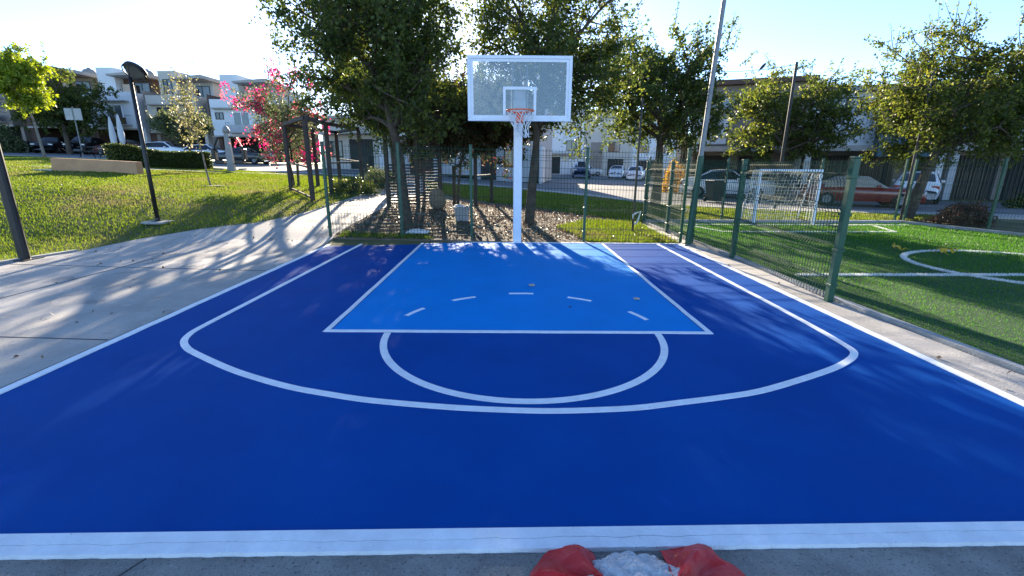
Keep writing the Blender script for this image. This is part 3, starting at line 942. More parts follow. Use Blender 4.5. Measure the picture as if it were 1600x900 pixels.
bush('red_bush', 'low reddish bush beyond the turf kerb near leaning trunk', 12.95, 12.95, .75, .5, .62, 5200, .06, REDL, 31)
bush('yellow_bush', 'bright yellow flowering bush left of white sedan', 10.2, 28.7, .6, .5, 1.75, 4200, .10, YELF, 32)
bush('round_shrub', 'dark rounded shrub by driveway at far left', -45.2, 43.0, 1.7, 1.2, 2.2, 5200, .2, OLIVE, 33)
bush('round_shrub', 'leafy shrub against house wall at far right', 21.6, 18.6, 1.0, .7, .8, 3000, .12, HEDGEL, 34)
bush('low_shrub', 'low dark shrub growing inside the black pergola', -5.2, 15.6, .75, .6, .5, 3000, .07, HEDGEL, 35)
bush('low_shrub', 'shrub at foot of black pergola beside curved path', -4.95, 18.2, .8, .7, .75, 3000, .08, OLIVE, 36)

def hedge():
    a, b = Vector((-17.0, 20.6)), Vector((-15.0, 24.2))
    t = thing('clipped_hedge', 'long clipped green hedge behind the sidewalk', 'hedge', (a.x, a.y, gz(a.x, a.y)))
    g = np.random.default_rng(41)
    n = 26000
    L = (b - a).length
    d = (b - a) / L
    zb = gz(b.x, b.y) - gz(a.x, a.y)
    s = g.uniform(0, L, n)
    f = g.integers(0, 3, n)
    y = np.where(f == 0, 0, g.uniform(0, .8, n)) + g.normal(size=n) * .04
    z = np.where(f == 0, g.uniform(0, .74, n), np.where(f == 1, .74, g.uniform(.1, .74, n))) + g.normal(size=n) * .03
    z = z * (1 + .06 * np.sin(s * 2.1)) + .12 * np.exp(-((s - .3) / .7) ** 2)
    P = np.stack([d.x * s - d.y * y, d.y * s + d.x * y, z + zb * s / L], 1)
    leaf_mesh('foliage', P, .075, .045, HEDGEL, t, g, 0)
    w = MB()
    for i in range(18):
        q = L * (i + .5) / 18
        bx, by = d.x * q - d.y * .4, d.y * q + d.x * .4
        zz = zb * q / L
        w.tube([(bx, by, zz - .05), (bx + g.uniform(-.1, .1), by, zz + .35), (bx + g.uniform(-.2, .2), by + .1, zz + .62)], [.02, .014, .006], 4, False)
    w.build('stems', BARK, t)
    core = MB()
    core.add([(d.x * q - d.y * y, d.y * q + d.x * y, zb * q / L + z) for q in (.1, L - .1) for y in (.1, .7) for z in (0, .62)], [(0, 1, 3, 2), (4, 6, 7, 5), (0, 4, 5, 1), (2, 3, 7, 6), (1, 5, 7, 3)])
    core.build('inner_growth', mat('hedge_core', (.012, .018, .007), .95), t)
hedge()

# ------------------------------------------------------------------ houses
def window(parent, x0, x1, z0, z1, y, mull=1, gm=None, fm=None, bars=0):
    """framed window set into the wall plane y (front towards -y); each pane a sub-part"""
    fr = MB()
    w = .07
    fm = fm or BLACK
    fr.box(x0, x1, y - .05, y + .02, z0, z0 + w).box(x0, x1, y - .05, y + .02, z1 - w, z1)
    fr.box(x0, x0 + w, y - .048, y + .02, z0 + w, z1 - w).box(x1 - w, x1, y - .048, y + .02, z0 + w, z1 - w)
    for k in range(1, mull + 1):
        xm = x0 + (x1 - x0) * k / (mull + 1)
        fr.box(xm - .035, xm + .035, y - .046, y + .02, z0 + w, z1 - w)
    for k in range(1, bars + 1):
        zm = z0 + (z1 - z0) * k / (bars + 1)
        fr.box(x0 + w, x1 - w, y - .044, y + .02, zm - .03, zm + .03)
    o = fr.build('window', fm, parent)
    for k in range(mull + 1):
        a = x0 + (x1 - x0) * k / (mull + 1)
        b = x0 + (x1 - x0) * (k + 1) / (mull + 1)
        MB().box(a + .05, b - .05, y - .02, y - .008, z0 + .05, z1 - .05).build('pane', gm or (CURT if k % 2 else GLASSD), o)
    return o

def house(label, x, y, W, cm, sm, rz=R(-2), pm=None, gmat=DARKI, style=0, zoff=0.0, tank=True, D=9.0):
    z = gz(x, y) + zoff
    t = thing('row_house', label, 'house', (x, y, z - .1), rz, 'three storey row houses across the street' if style < 5 else None)
    if style >= 5 and 'group' in t:
        del t['group']
    t.scale = (1, 1, .91)
    pm = pm or cm
    rw = 1.25                                   # recessed brown strip on the right
    b = W - rw
    # ground floor: piers, back wall of the carport, soffit
    MB().box(0, .35, 0, D, 0, 2.75).build('wall', sm, t)
    MB().box(.35, W - .02, 3.2, 3.4, 0, 2.75).build('wall', gmat, t)
    MB().box(b - .1, b + .22, .05, 3.2, 0, 2.75).build('pier', cm, t)
    MB().box(b + .22, W - .03, .5, D, 0, 6.0).build('recessed_wall', sm, t)
    dr = MB().box(b - 1.3, b - .3, 3.14, 3.198, .05, 2.15).build('door', mat('door_brown', (.06, .035, .022), .5), t)
    MB().box(b - .46, b - .40, 3.10, 3.138, 1.0, 1.12).build('handle', GALV, dr)
    # first floor box
    y0 = -.65
    MB().box(0.02, b, y0, D - .01, 2.75, 6.35).build('upper_wall', cm, t)
    MB().box(-.03, b + .04, y0 - .05, y0 + .12, 2.6, 2.75).build('slab_edge', SILL, t)
    MB().box(.35, b - .3, y0 - .55, y0 - .002, 5.35, 5.47).build('ledge', SILL, t)
    if style % 2 == 0:
        window(t, .45, 1.25, 4.35, 5.05, y0)
        window(t, 2.15, 3.75, 3.2, 5.1, y0, 1, CURT, WHITEM)
        bal = (1.75, b - .35)
    else:
        window(t, 1.0, 3.0, 3.15, 5.15, y0, 3, None, BLACK, 2)
        window(t, b - .95, b - .35, 4.4, 5.0, y0)
        bal = (.6, b - .3)
    bl = MB().box(bal[0], bal[1], y0 - .75, y0 - .003, 2.95, 3.08).build('balcony', SILL, t)
    MB().box(bal[0], bal[1], y0 - .75, y0 - .70, 3.08, 3.75).build('balcony_front', pm, bl)
    for k in (0, 1):
        xx = bal[k]
        MB().tube([(xx + (.02 if k == 0 else -.02), y0 - .72, 3.75), (xx + (.02 if k == 0 else -.02), y0 - .72, 4.0), (xx + (.02 if k == 0 else -.02), y0 - .05, 4.0)], .02, 5).build('rail', BLACK, bl)
    # roof terrace
    MB().box(.3, b - .2, 2.6, D - .5, 6.35, 8.15).build('terrace_wall', pm, t)
    window(t, b - 2.1, b - .5, 6.4, 7.8, 2.6, 1)
    MB().box(1.9, 2.9, 2.1, 2.58, 6.36, 7.55).build('chimney_block', mat('tan_block', (.55, .42, .32), .85, .1, 2), t)  # block in a plain warm tan
    rf = MB()
    rf.add([(1.72, .6, 8.15), (b + .35, .1, 8.15), (b + .35, 5.2, 8.15), (1.72, 5.2, 8.15), (1.72, .6, 8.33), (b + .35, .1, 8.5), (b + .35, 5.2, 8.5), (1.72, 5.2, 8.33)],
           [(0, 3, 2, 1), (4, 5, 6, 7), (0, 1, 5, 4), (1, 2, 6, 5), (2, 3, 7, 6), (3, 0, 4, 7)])
    r_ = rf.build('roof', SILL, t)
    MB().box(-.05, 1.7, 1.6, 5.5, 6.35, 9.15).build('roof_block', cm, t)
    if style % 2 == 1:
        window(t, .35, 1.25, 6.8, 8.3, 1.6, 1)
    if tank:
        MB().lathe([(.62, 0), (.66, .3), (.62, .62), (.42, .86), (.18, .95), (.16, 1.05), (.01, 1.06)], 14, 3.1, 4.2, 8.45).build('water_tank', mat('tank', (.25, .24, .22), .6), r_, True)
    MB().box(-.12, -.035, -.7, D - .2, 2.75, 6.8).build('party_wall', sm, t)
    return t
hl = [('dark brown row house cut off by the left edge', BROWN, BROWN, TAUPE, 2),
      ('brown row house behind the lime green young tree', TAUPE, BROWN, BROWN, 1),
      ('dark brown row house behind the drooping dark tree', BROWN, BROWN, TAUPE, 0),
      ('white row house with curtained window directly right of the lamp head', STUCW, BROWN, BROWN, 2),
      ('beige row house with barred dark window behind the sparse sapling', STUCB, TAUPE, STUCG, 1),
      ('pale blue grey row house behind pink flowers', STUCW, BROWN, STUCG, 0)]
hx = -59.0
for i, (lb, c, sm, pm, st_) in enumerate(hl):
    x = -59.2 + 6.15 * i
    house(lb, x, 48.6 - .22 * i, 6.1, c, sm, R(-2), pm, DARKI, st_, 0.0, i in (1, 2, 3))

def low_house(name, label, x, y, rz, W, Hh, D, wm, trim, openings, zoff=0, roof=True, door=None):
    t = thing(name, label, 'house', (x, y, gz(x, y) - .15 + zoff), rz)
    MB().box(0, W, 0, D, 0, Hh).build('wall', wm, t)
    if roof:
        MB().box(-.2, W + .2, -.5, D + .2, Hh, Hh + .22).build('roof', trim, t)
    for (a, b, c, e, kind) in openings:
        if kind == 'w':
            window(t, a, b, c, e, 0, 1)
        elif kind == 'g':
            o = MB().box(a, b, -.03, -.002, c, e).build('garage_gate', DARKI, t)
            n = max(3, int((b - a) / .28))
            for k in range(n):
                xx = a + (b - a) * (k + .5) / n
                MB().box(xx - .025, xx + .025, -.06, -.031, c, e).build('gate_bar', BLACK, o)
        elif kind == 'd':
            o = MB().box(a, b, -.05, -.002, c, e).build('door', STUCW, t)
            MB().box(a + .2, b - .2, -.07, -.051, c + 1.15, e - .3).build('door_light', GLASSD, o)
            MB().box(a + .08, a + .14, -.1, -.051, c + 1.0, c + 1.12).build('handle', GALV, o)
        elif kind == 'p':
            MB().box(a, b, -.18, -.002, c, e).build('panel', trim, t)
        elif kind == 'c':
            MB().box(a, b, -1.3, -.002, c, e).build('canopy', trim, t)
    return t
RZ = math.atan2(-.375, .927)
low_house('house', 'low white house with canopy and white door behind black pergola', -15.3, 39.8, RZ, 7.6, 4.0, 5, STUCB, SILL, [(.6, 2.0, 1.0, 2.3, 'w'), (2.7, 5.0, .1, 2.4, 'g'), (5.6, 6.5, .1, 2.5, 'd'), (.2, 7.4, 2.75, 2.95, 'c')])
low_house('house', 'low grey house with dark gates behind the slatted screen', -8.0, 36.7, RZ, 6.0, 5.2, 5, STUCG, STUCW, [(.5, 2.6, .1, 2.4, 'g'), (3.2, 4.5, .9, 2.2, 'w'), (.2, 5.8, 2.8, 2.98, 'c')])
low_house('house', 'low pale house left of hoop post near the side street', -2.3, 34.3, RZ, 4.2, 5.4, 5, STUCG, SILL, [(.4, 1.6, .1, 2.3, 'g'), (2.2, 3.6, 1.0, 2.2, 'w')])
# right hand row
A_ = lambda s, t=0.0: (16.7 + s * .927 + t * .375, 26.0 - s * .375 + t * .927)
def row_house_right(label, s, W, wm, tm, box, Hh=6.2, garage=((.5, 2.4), (2.9, 4.6)), white=None):
    x, y = A_(s)
    t = thing('terraced_house', label, 'house', (x, y, gz(x, y) - .1), RZ)
    MB().box(0, W - .03, 1.6, 8, 0, 2.5).build('wall', TAUPE, t)
    for (a, b) in garage:
        o = MB().box(a, b, 1.54, 1.598, .05, 2.3).build('garage_gate', DARKI, t)
        n = int((b - a) / .16)
        for k in range(n):
            xx = a + (b - a) * (k + .5) / n
            MB().box(xx - .02, xx + .02, 1.50, 1.538, .05, 2.3).build('gate_bar', BLACK, o)
    for xx in (0, W - .35):
        MB().box(xx + .01, xx + .30, .02, 1.6, 0, 2.5).build('pier', wm, t)
    MB().box(-.01, W - .02, -.35, 8.02, 2.5, 2.78).build('slab_edge', SILL, t)
    MB().box(.02, W - .05, .0, 8, 2.78, Hh - .25).build('upper_wall', wm, t)
    MB().box(-.15, W + .1, -.5, 8.1, Hh - .25, Hh).build('roof', tm, t)
    for (a, b, c, e, m_, out) in box:
        MB().box(a, b, -out, -.002, c, e).build('wall_panel', m_, t)
    return t
def tiles():
    m = mat('white_tile', (.62, .63, .64), .6, .05, 3)
    t = m.node_tree
    bk = nn(t, 'ShaderNodeTexBrick')
    tc = nn(t, 'ShaderNodeTexCoord')
    mp = nn(t, 'ShaderNodeMapping')
    mp.inputs['Rotation'].default_value = (R(90), 0, 0)
    bk.inputs['Scale'].default_value = 3.2
    bk.inputs['Mortar Size'].default_value = .012
    bk.inputs['Color1'].default_value = (.66, .67, .68, 1)
    bk.inputs['Color2'].default_value = (.56, .57, .58, 1)
    bk.inputs['Mortar'].default_value = (.38, .38, .38, 1)
    t.links.new(tc.outputs['Object'], mp.inputs[0])
    t.links.new(mp.outputs[0], bk.inputs['Vector'])
    t.links.new(bk.outputs['Color'], t.nodes['Principled BSDF'].inputs['Base Color'])
    return m
TILE = tiles()
h1 = row_house_right('brown house with dark roof edge behind the sunny oak', -6.4, 6.0, TAUPE, BROWN, [(.1, 2.0, 2.9, 4.4, TILE, .12), (2.9, 5.4, 2.9, 3.9, BROWN, .5)], 6.3)
window(h1, .8, 2.3, 4.7, 5.5, 0, 1, CURT)
window(h1, 3.4, 4.8, 4.3, 5.5, 0, 1)
h2 = row_house_right('white tiled house with projecting teal balcony box', -.3, 6.2, TILE, SILL, [(3.0, 5.4, 2.2, 4.9, TEAL, .9), (3.15, 5.25, 3.9, 4.05, STUCW, .96)], 5.7)
window(h2, .8, 2.2, 4.3, 5.2, 0, 1)
h3 = row_house_right('grey house with dark gates beyond right end of turf', 6.1, 7.0, STUCG, SILL, [(.3, 3.0, 2.9, 3.8, STUCW, .35), (4.2, 4.5, .2, 2.5, STUCW, .3)], 5.6, ((.6, 2.6), (3.0, 4.0), (4.9, 6.4)))
window(h3, 3.8, 5.6, 3.3, 5.0, 0, 2)
h4 = row_house_right('taupe house at far right mostly behind the wide oak', 13.3, 7.0, TAUPE, SILL, [(.3, 3.0, 2.9, 3.9, STUCW, .35)], 5.6)
window(h4, 3.8, 5.6, 3.3, 5.0, 0, 2)
# far end of the side street
for lb, x, W, Hh, m_, ops in (('plain grey far house added for street shade left of the white garden wall', -4.2, 7.4, 8.6, STUCG, [(1.2, 2.8, 3.4, 4.8, 'w'), (4.4, 6.0, 3.4, 4.8, 'w'), (1.0, 3.6, .1, 2.4, 'g')]),  # extra house, added so its shadow falls on the side street
                              ('white far house with dark carport at end of side street', 3.4, 7.2, 8.8, STUCW, [(1.4, 4.0, .1, 2.4, 'g'), (4.8, 6.2, 3.2, 4.6, 'w'), (1.2, 2.6, 3.4, 4.6, 'w'), (.3, 6.9, 2.7, 2.95, 'c')]),
                              ('cream far house with tall brown window panel', 10.7, 6.6, 8.6, STUCB, [(1.0, 2.6, .2, 4.6, 'p'), (3.4, 5.6, .1, 2.4, 'g'), (3.4, 5.0, 3.3, 4.7, 'w')]),
                              ('pale far house right of the cream one', 17.4, 7.4, 8.4, STUCW, [(.8, 2.4, 3.4, 4.8, 'w'), (3.6, 5.6, 3.4, 4.8, 'w'), (1.0, 3.6, .1, 2.4, 'g')])):
    low_house('house', lb, x, 67.0, R(-3), W, Hh, 8, m_, SILL if 'cream' not in lb else TAUPE, ops)

def wall(name, label, pts, h, th, m, cap=None, cat='wall'):
    t = thing(name, label, cat, (0, 0, 0))
    mb = MB()
    for (a, b) in zip(pts[:-1], pts[1:]):
        a, b = Vector(a), Vector(b)
        d = (b - a).normalized() * .0
        n = Vector((-(b - a).y, (b - a).x)).normalized() * th / 2
        za, zb = gz(*a), gz(*b)
        mb.add([(a.x - n.x, a.y - n.y, za - .2), (b.x - n.x, b.y - n.y, zb - .2), (b.x + n.x, b.y + n.y, zb - .2), (a.x + n.x, a.y + n.y, za - .2),
                (a.x - n.x, a.y - n.y, za + h), (b.x - n.x, b.y - n.y, zb + h), (b.x + n.x, b.y + n.y, zb + h), (a.x + n.x, a.y + n.y, za + h)],
               [(0, 3, 2, 1), (4, 5, 6, 7), (0, 1, 5, 4), (1, 2, 6, 5), (2, 3, 7, 6), (3, 0, 4, 7)])
    mb.build('wall_body', m, t)
    cb = MB()
    for (a, b) in zip(pts[:-1], pts[1:]):
        cb.add([(a[0] + dx, a[1] + dy, gz(*a) + h + dz) for dx, dy, dz in ((-.0, -th * .7, .002), (0, th * .7, .002), (0, th * .7, .07), (0, -th * .7, .07))] +
               [(b[0] + dx, b[1] + dy, gz(*b) + h + dz) for dx, dy, dz in ((0, -th * .7, .002), (0, th * .7, .002), (0, th * .7, .07), (0, -th * .7, .07))],
               [(0, 1, 2, 3), (7, 6, 5, 4), (0, 4, 5, 1), (1, 5, 6, 2), (2, 6, 7, 3), (3, 7, 4, 0)])
    cb.build('coping', cap or SILL, t)
    return t
wall('garden_wall', 'tall beige wall along right side of the side street', [(11.2, 31.2), (15.8, 40.3)], 3.6, .3, STUCB)
wall('garden_wall', 'long white garden wall on left side of side street', [(2.3, 33.0), (3.6, 42.0), (4.6, 52.0)], 2.5, .22, STUCW)

# curved planter on the lawn
pt = thing('planter_bench', 'low tan curved planter wall on the lawn', 'planter', (-16.25, 17.0, gz(-16.25, 17.0)))
zz = 0
arcp = [(2.85 * k, .25 * math.sin(k * 2.6) + .05 * k) for k in np.linspace(0, 1, 13)]
mb = MB()
for i, (a, b) in enumerate(arcp):
    g0 = gz(-16.25 + a, 17.0 + b) - gz(-16.25, 17.0)
    tp = .46 - .12 * i / 12
    mb.add([(a, b, g0 - .1), (a, b + .3, g0 - .1), (a, b + .3, tp), (a, b, tp)], [])
n = len(arcp)
for i in range(n - 1):
    o = 4 * i
    mb.f += [(o, o + 4, o + 7, o + 3), (o + 3, o + 7, o + 6, o + 2), (o + 2, o + 6, o + 5, o + 1)]
mb.f += [(0, 3, 2, 1), (4 * n - 4, 4 * n - 3, 4 * n - 2, 4 * n - 1)]
mb.build('wall_body', PLANW, pt)
sl_ = MB().prism([(-.75, .05), (0, -.05), (0, .6), (-.2, .6)], -.1, .07).build('concrete_wedge', KERB, pt)
# concrete path in front of the hedge
def strip(name, pts, w, off, m):
    return struct(sheet(name, [(x, y - w / 2) for x, y in pts] + [(x, y + w / 2) for x, y in pts[::-1]], off, .5, m))
strip('park_path', [(-18.6, 18.6), (-16.2, 19.4), (-14.2, 21.6), (-12.6, 23.6), (-9.0, 24.8), (-5.6, 25.4)], .9, .02, KERB)

# ------------------------------------------------------------------ vehicles
def paint(name, c, rough=.28):
    return mat('paint_' + name, c, rough, .04, 3, coat=.6)
def car(name, label, x, y, rz, L, W, Hh, style, pm, cat='car', top=None, zoff=0):
    """lofted body (front towards +x), glazed cabin, wheels with rims, lamps"""
    z = gz(x, y) + zoff
    t = thing(name, label, cat, (x, y, z), rz)
    belt = Hh * .62
    if style == 'sedan':
        prof = [(0, .42, 0), (.02, .60, 0), (.10, .64, 0), (.24, .66, 0), (.31, .68, 0), (.44, .99, 1), (.55, 1.0, 1), (.68, .98, 1), (.82, .73, 0), (.93, .70, 0), (.985, .64, 0), (1, .42, 0)]
    elif style == 'hatch':
        prof = [(0, .40, 0), (.02, .58, 0), (.10, .63, 0), (.20, .66, 0), (.27, .69, 0), (.42, .99, 1), (.58, 1.0, 1), (.80, .95, 1), (.95, .68, 0), (.975, .64, 0), (.99, .55, 0), (1, .42, 0)]
    elif style == 'van':
        prof = [(0, .36, 0), (.02, .50, 0), (.08, .56, 0), (.14, .60, 0), (.18, .62, 0), (.32, .97, 1), (.5, 1.0, 1), (.9, .99, 1), (.975, .66, 0), (.985, .6, 0), (.995, .5, 0), (1, .42, 0)]
    else:  # pickup
        prof = [(0, .40, 0), (.02, .55, 0), (.10, .58, 0), (.22, .60, 0), (.28, .62, 0), (.38, .99, 1), (.50, 1.0, 1), (.56, .98, 1), (.60, .62, 0), (.80, .61, 0), (.99, .60, 0), (1, .42, 0)]
    S = []
    for (fx, fz, cabin) in prof:
        zt = fz * Hh
        hw = W / 2 * (1 - .12 * max(0, abs(fx - .5) * 2 - .8) / .2)
        if cabin:
            sec = [(0, zt), (.42 * hw, zt - .01), (.70 * hw, zt - .06), (.97 * hw, belt + .02), (hw, belt - .12), (hw, .42), (hw - .05, .22)]
        else:
            sec = [(0, zt), (.5 * hw, zt - .005), (.86 * hw, zt - .03), (.97 * hw, min(belt, zt - .07)), (hw, min(belt - .12, zt - .16)), (hw, min(.42, zt - .18)), (hw - .05, .22)]
        S.append([((.5 - fx) * L, yy, zz_) for yy, zz_ in sec])
    vs, fs = [], []
    K = 7
    for s_ in S:
        vs += [(a, b, c) for a, b, c in s_] + [(a, -b, c) for a, b, c in s_]
    N = len(S)
    cab = [p[2] for p in prof]
    glass = {'windscreen': [], 'rear_window': [], 'side_window': []}
    for i in range(N - 1):
        for sd in (0, 1):
            for k in range(K - 1):
                a = i * 2 * K + sd * K + k
                b = (i + 1) * 2 * K + sd * K + k
                f = (a, a + 1, b + 1, b) if sd else (a, b, b + 1, a + 1)
                fs.append(f)
                if k <= 1 and cab[i] != cab[i + 1]:
                    glass['windscreen' if cab[i + 1] else 'rear_window'].append((i, sd, k))
                if k == 2 and (cab[i] or cab[i + 1]):
                    glass['side_window'].append((i, sd, k))
    for e in (0, N - 1):
        a = e * 2 * K
        ring = [a + k for k in range(K)] + [a + K + k for k in range(K - 1, 0, -1)]
        fs.append(tuple(ring if e else ring[::-1]))
    mb = MB()
    mb.v, mb.f = vs, fs
    body = mb.build('body', pm, t, True)
    # glazing: one pane per opening, set slightly proud
    for nm_, fl in glass.items():
        if nm_ == 'side_window':
            groups = [[g for g in fl if g[1] == s] for s in (0, 1)]
        else:
            groups = [fl]
        for gr in groups:
            if not gr:
                continue
            gm = MB()
            pts_all = [Vector(vs[i_]) for (i, sd, k) in gr for i_ in (i * 2 * K + sd * K + k, (i + 1) * 2 * K + sd * K + k + 1)]
            cc = sum(pts_all, Vector()) / len(pts_all)
            for (i, sd, k) in gr:
                a = i * 2 * K + sd * K + k
                b = (i + 1) * 2 * K + sd * K + k
                q = [Vector(vs[j]) for j in ((a, a + 1, b + 1, b) if sd else (a, b, b + 1, a + 1))]
                nr = (q[1] - q[0]).cross(q[2] - q[0])
                if nr.length < 1e-6:
                    nr = (q[2] - q[0]).cross(q[3] - q[0])
                nr.normalize()
                out = Vector((cc.x * .3, cc.y, .6))
                if nr.dot(Vector((q[0].x, q[0].y, .5))) < 0:
                    nr = -nr
                gm.add([cc + (p - cc) * .90 + nr * .014 for p in q], [(0, 1, 2, 3)])
            gm.build(nm_, GLASSD, t)
    if top:
        tp = MB()
        ci = [i for i in range(N) if cab[i]]
        lo, hi = min(ci) - 1, max(ci) + 1
        for i in range(lo, hi + 1):
            for sd in (1, -1):
                tp.v += [(a, b * sd * 1.02, c + .015) for a, b, c in S[i][:4]]
        for j in range(hi - lo):
            for sd in (0, 1):
                for k in range(3):
                    a = j * 8 + sd * 4 + k
                    tp.f.append((a, a + 1, a + 9, a + 8))
        tp.build('soft_top', top, t, True)
    wr = .29 if style != 'pickup' else .36
    for fx in (.19, .79):
        for sd in (-1, 1):
            yy = sd * (W / 2 - .10)
            ar = MB().lathe([(wr + .03, -.05), (wr + .03, .05)], 20, (.5 - fx) * L, sd * (W / 2 - .055), wr, 'y').build('wheel_arch', RUBBER, t)
            wh = MB().lathe([(wr * .6, -.10), (wr * .93, -.10), (wr, -.06), (wr, .06), (wr * .93, .10), (wr * .6, .10)], 20, (.5 - fx) * L, yy + sd * .02, wr, 'y').build('wheel', RUBBER, t)
            MB().lathe([(wr * .58, .088), (wr * .56, .115), (wr * .2, .108), (wr * .12, .12)] if sd > 0 else [(wr * .12, -.12), (wr * .2, -.108), (wr * .56, -.115), (wr * .58, -.088)], 14, (.5 - fx) * L, yy + sd * .02, wr, 'y').build('rim', GALV, wh)
    HLM = mat('headlamp', (.6, .62, .64), .1, .1, 5)
    TLM = mat('taillamp', (.35, .012, .014), .2, .1, 5)
    hz = Hh * .50
    for sd in (-1, 1):
        MB().cbox(L * .465, L * .492, sd * W * .36 - .17, sd * W * .36 + .17, hz - .07, hz + .06, .02).build('headlight', HLM, t)
        MB().cbox(-L * .492, -L * .462, sd * W * .38 - .14, sd * W * .38 + .14, hz - .08, hz + .08, .02).build('taillight', TLM, t)
        MB().cbox((.5 - .40) * L, (.5 - .37) * L, sd * (W / 2 + .02) - .09, sd * (W / 2 + .02) + .09, belt + .02, belt + .13, .02).build('mirror', pm, t)
    MB().cbox(-L * .503, -L * .49, -.26, .26, .46, .58, .006).build('number_plate', STUCW, t)
    return t
WH, RD, DK, BL, SV = paint('white', (.80, .80, .80)), paint('red', (.17, .010, .010)), paint('black', (.012, .013, .016)), paint('blue', (.012, .03, .12)), paint('maroon', (.085, .012, .014))
car('parked_car', 'white sedan parked behind the dark bin beyond the turf corner', 11.4, 24.4, RZ, 4.5, 1.75, 1.42, 'sedan', WH)
car('parked_car', 'red car with pale soft top beyond the far turf corner', 14.7, 19.5, RZ, 4.25, 1.7, 1.2, 'sedan', RD, top=mat('canvas_top', (.34, .31, .26), .85, .1, 6))
car('parked_car', 'white hatchback parked nose in behind the red car', 19.4, 22.0, RZ + R(70), 3.9, 1.7, 1.42, 'hatch', WH)
car('parked_car', 'dark car nearest the white bins at far left', -43.3, 46.0, R(-70), 4.2, 1.75, 1.45, 'sedan', DK)
car('parked_car', 'black hatchback under the dark drooping tree', -39.8, 45.6, R(-75), 4.2, 1.8, 1.6, 'hatch', DK)
car('parked_car', 'dark red sedan behind the left end of hedge', -35.7, 44.6, R(176), 4.4, 1.75, 1.45, 'sedan', SV)
car('parked_car', 'white hatchback behind hedge and rounded tree', -31.2, 43.9, R(0), 4.3, 1.72, 1.5, 'hatch', WH)
car('parked_car', 'white hatchback partly hidden by the exercise machine', -27.3, 43.6, R(8), 4.0, 1.7, 1.5, 'hatch', WH)
car('parked_car', 'dark sedan left of the pink flowers', -23.4, 42.6, R(-6), 4.4, 1.75, 1.42, 'sedan', DK)
car('pickup_truck', 'blue pickup truck with pale cab parked on side street', 8.2, 52.5, R(-98), 5.0, 1.9, 1.75, 'pickup', BL, 'truck', top=WH)
car('parked_car', 'white rounded car parked nearest the oak trunk on side street', 13.9, 51.0, R(70), 4.2, 1.75, 1.5, 'hatch', WH)
car('parked_car', 'white car just beyond the rounded one on side street', 13.2, 56.5, R(70), 4.2, 1.75, 1.5, 'sedan', WH)
car('parked_car', 'silver car at far end of the side street', 10.6, 63.5, R(10), 4.2, 1.75, 1.45, 'sedan', paint('silver', (.42, .43, .44)))

# ------------------------------------------------------------------ pergolas
def pergola(name, label, posts, beams, ztop, rails, slats=None, rafters=None):
    t = thing(name, label, 'pergola', (0, 0, 0))
    for (x, y) in posts:
        MB().cbox(x - .055, x + .055, y - .055, y + .055, gz(x, y) - .1, ztop, .008).build('post', RUSTB, t)
    def bar(a, b, za, zb, w, h, nm_):
        a, b = Vector(a), Vector(b)
        d = (b - a).normalized()
        n = Vector((-d.y, d.x)) * w / 2
        MB().add([(a.x - n.x, a.y - n.y, za), (b.x - n.x, b.y - n.y, zb), (b.x + n.x, b.y + n.y, zb), (a.x + n.x, a.y + n.y, za),
                  (a.x - n.x, a.y - n.y, za + h), (b.x - n.x, b.y - n.y, zb + h), (b.x + n.x, b.y + n.y, zb + h), (a.x + n.x, a.y + n.y, za + h)],
                 [(0, 3, 2, 1), (4, 5, 6, 7), (0, 1, 5, 4), (1, 2, 6, 5), (2, 3, 7, 6), (3, 0, 4, 7)]).build(nm_, RUSTB, t)
    for (i, j) in beams:
        bar(posts[i], posts[j], ztop + .002, ztop + .002, .09, .10, 'beam')
    for (i, j, h) in rails:
        bar(posts[i], posts[j], gz(*posts[i]) + h, gz(*posts[j]) + h, .04, .05, 'rail')
    for (a, b) in rafters or []:
        bar(a, b, ztop + .105, ztop + .105, .05, .06, 'rafter')
    for (a, b, n, z0, z1) in slats or []:
        for k in range(n):
            zz_ = z0 + (z1 - z0) * k / (n - 1)
            bar(a, b, gz(*a) + zz_, gz(*a) + zz_, .02, .045, 'slat')
    return t
PA = [(-7.24, 15.7), (-5.6, 13.4), (-5.35, 17.3), (-6.9, 19.4), (-5.75, 15.3), (-7.1, 17.6)]
pergola('pergola', 'black metal pergola on the lawn under pink flowers', PA, [(0, 1), (1, 4), (4, 2), (2, 3), (3, 5), (5, 0)], 2.72,
        [(0, 1, .9), (2, 3, .95), (0, 1, .05), (4, 2, .95), (2, 3, .1)], None,
        [((-7.2 + .2 * k, 15.9 + .55 * k), (-5.6 + .04 * k, 13.7 + .55 * k)) for k in range(6)])
PB = [(-3.4, 13.3), (-2.0, 13.9), (-1.0, 14.6), (-.55, 16.2), (-2.9, 16.4), (-2.62, 13.65)]
pergola('pergola', 'black pergola with slatted screen behind the large dark oak', PB, [(0, 5), (5, 1), (1, 2), (2, 3), (3, 4), (4, 0)], 2.6,
        [(0, 5, .05), (1, 2, .9), (2, 3, .9)], [((-2.62, 13.62), (-2.0, 13.87), 24, .12, 2.0), ((-3.36, 13.27), (-2.66, 13.6), 13, .12, 1.1)],
        [((-3.3 + .5 * k, 13.5 + .2 * k), (-2.8 + .5 * k, 16.3)) for k in range(5)])

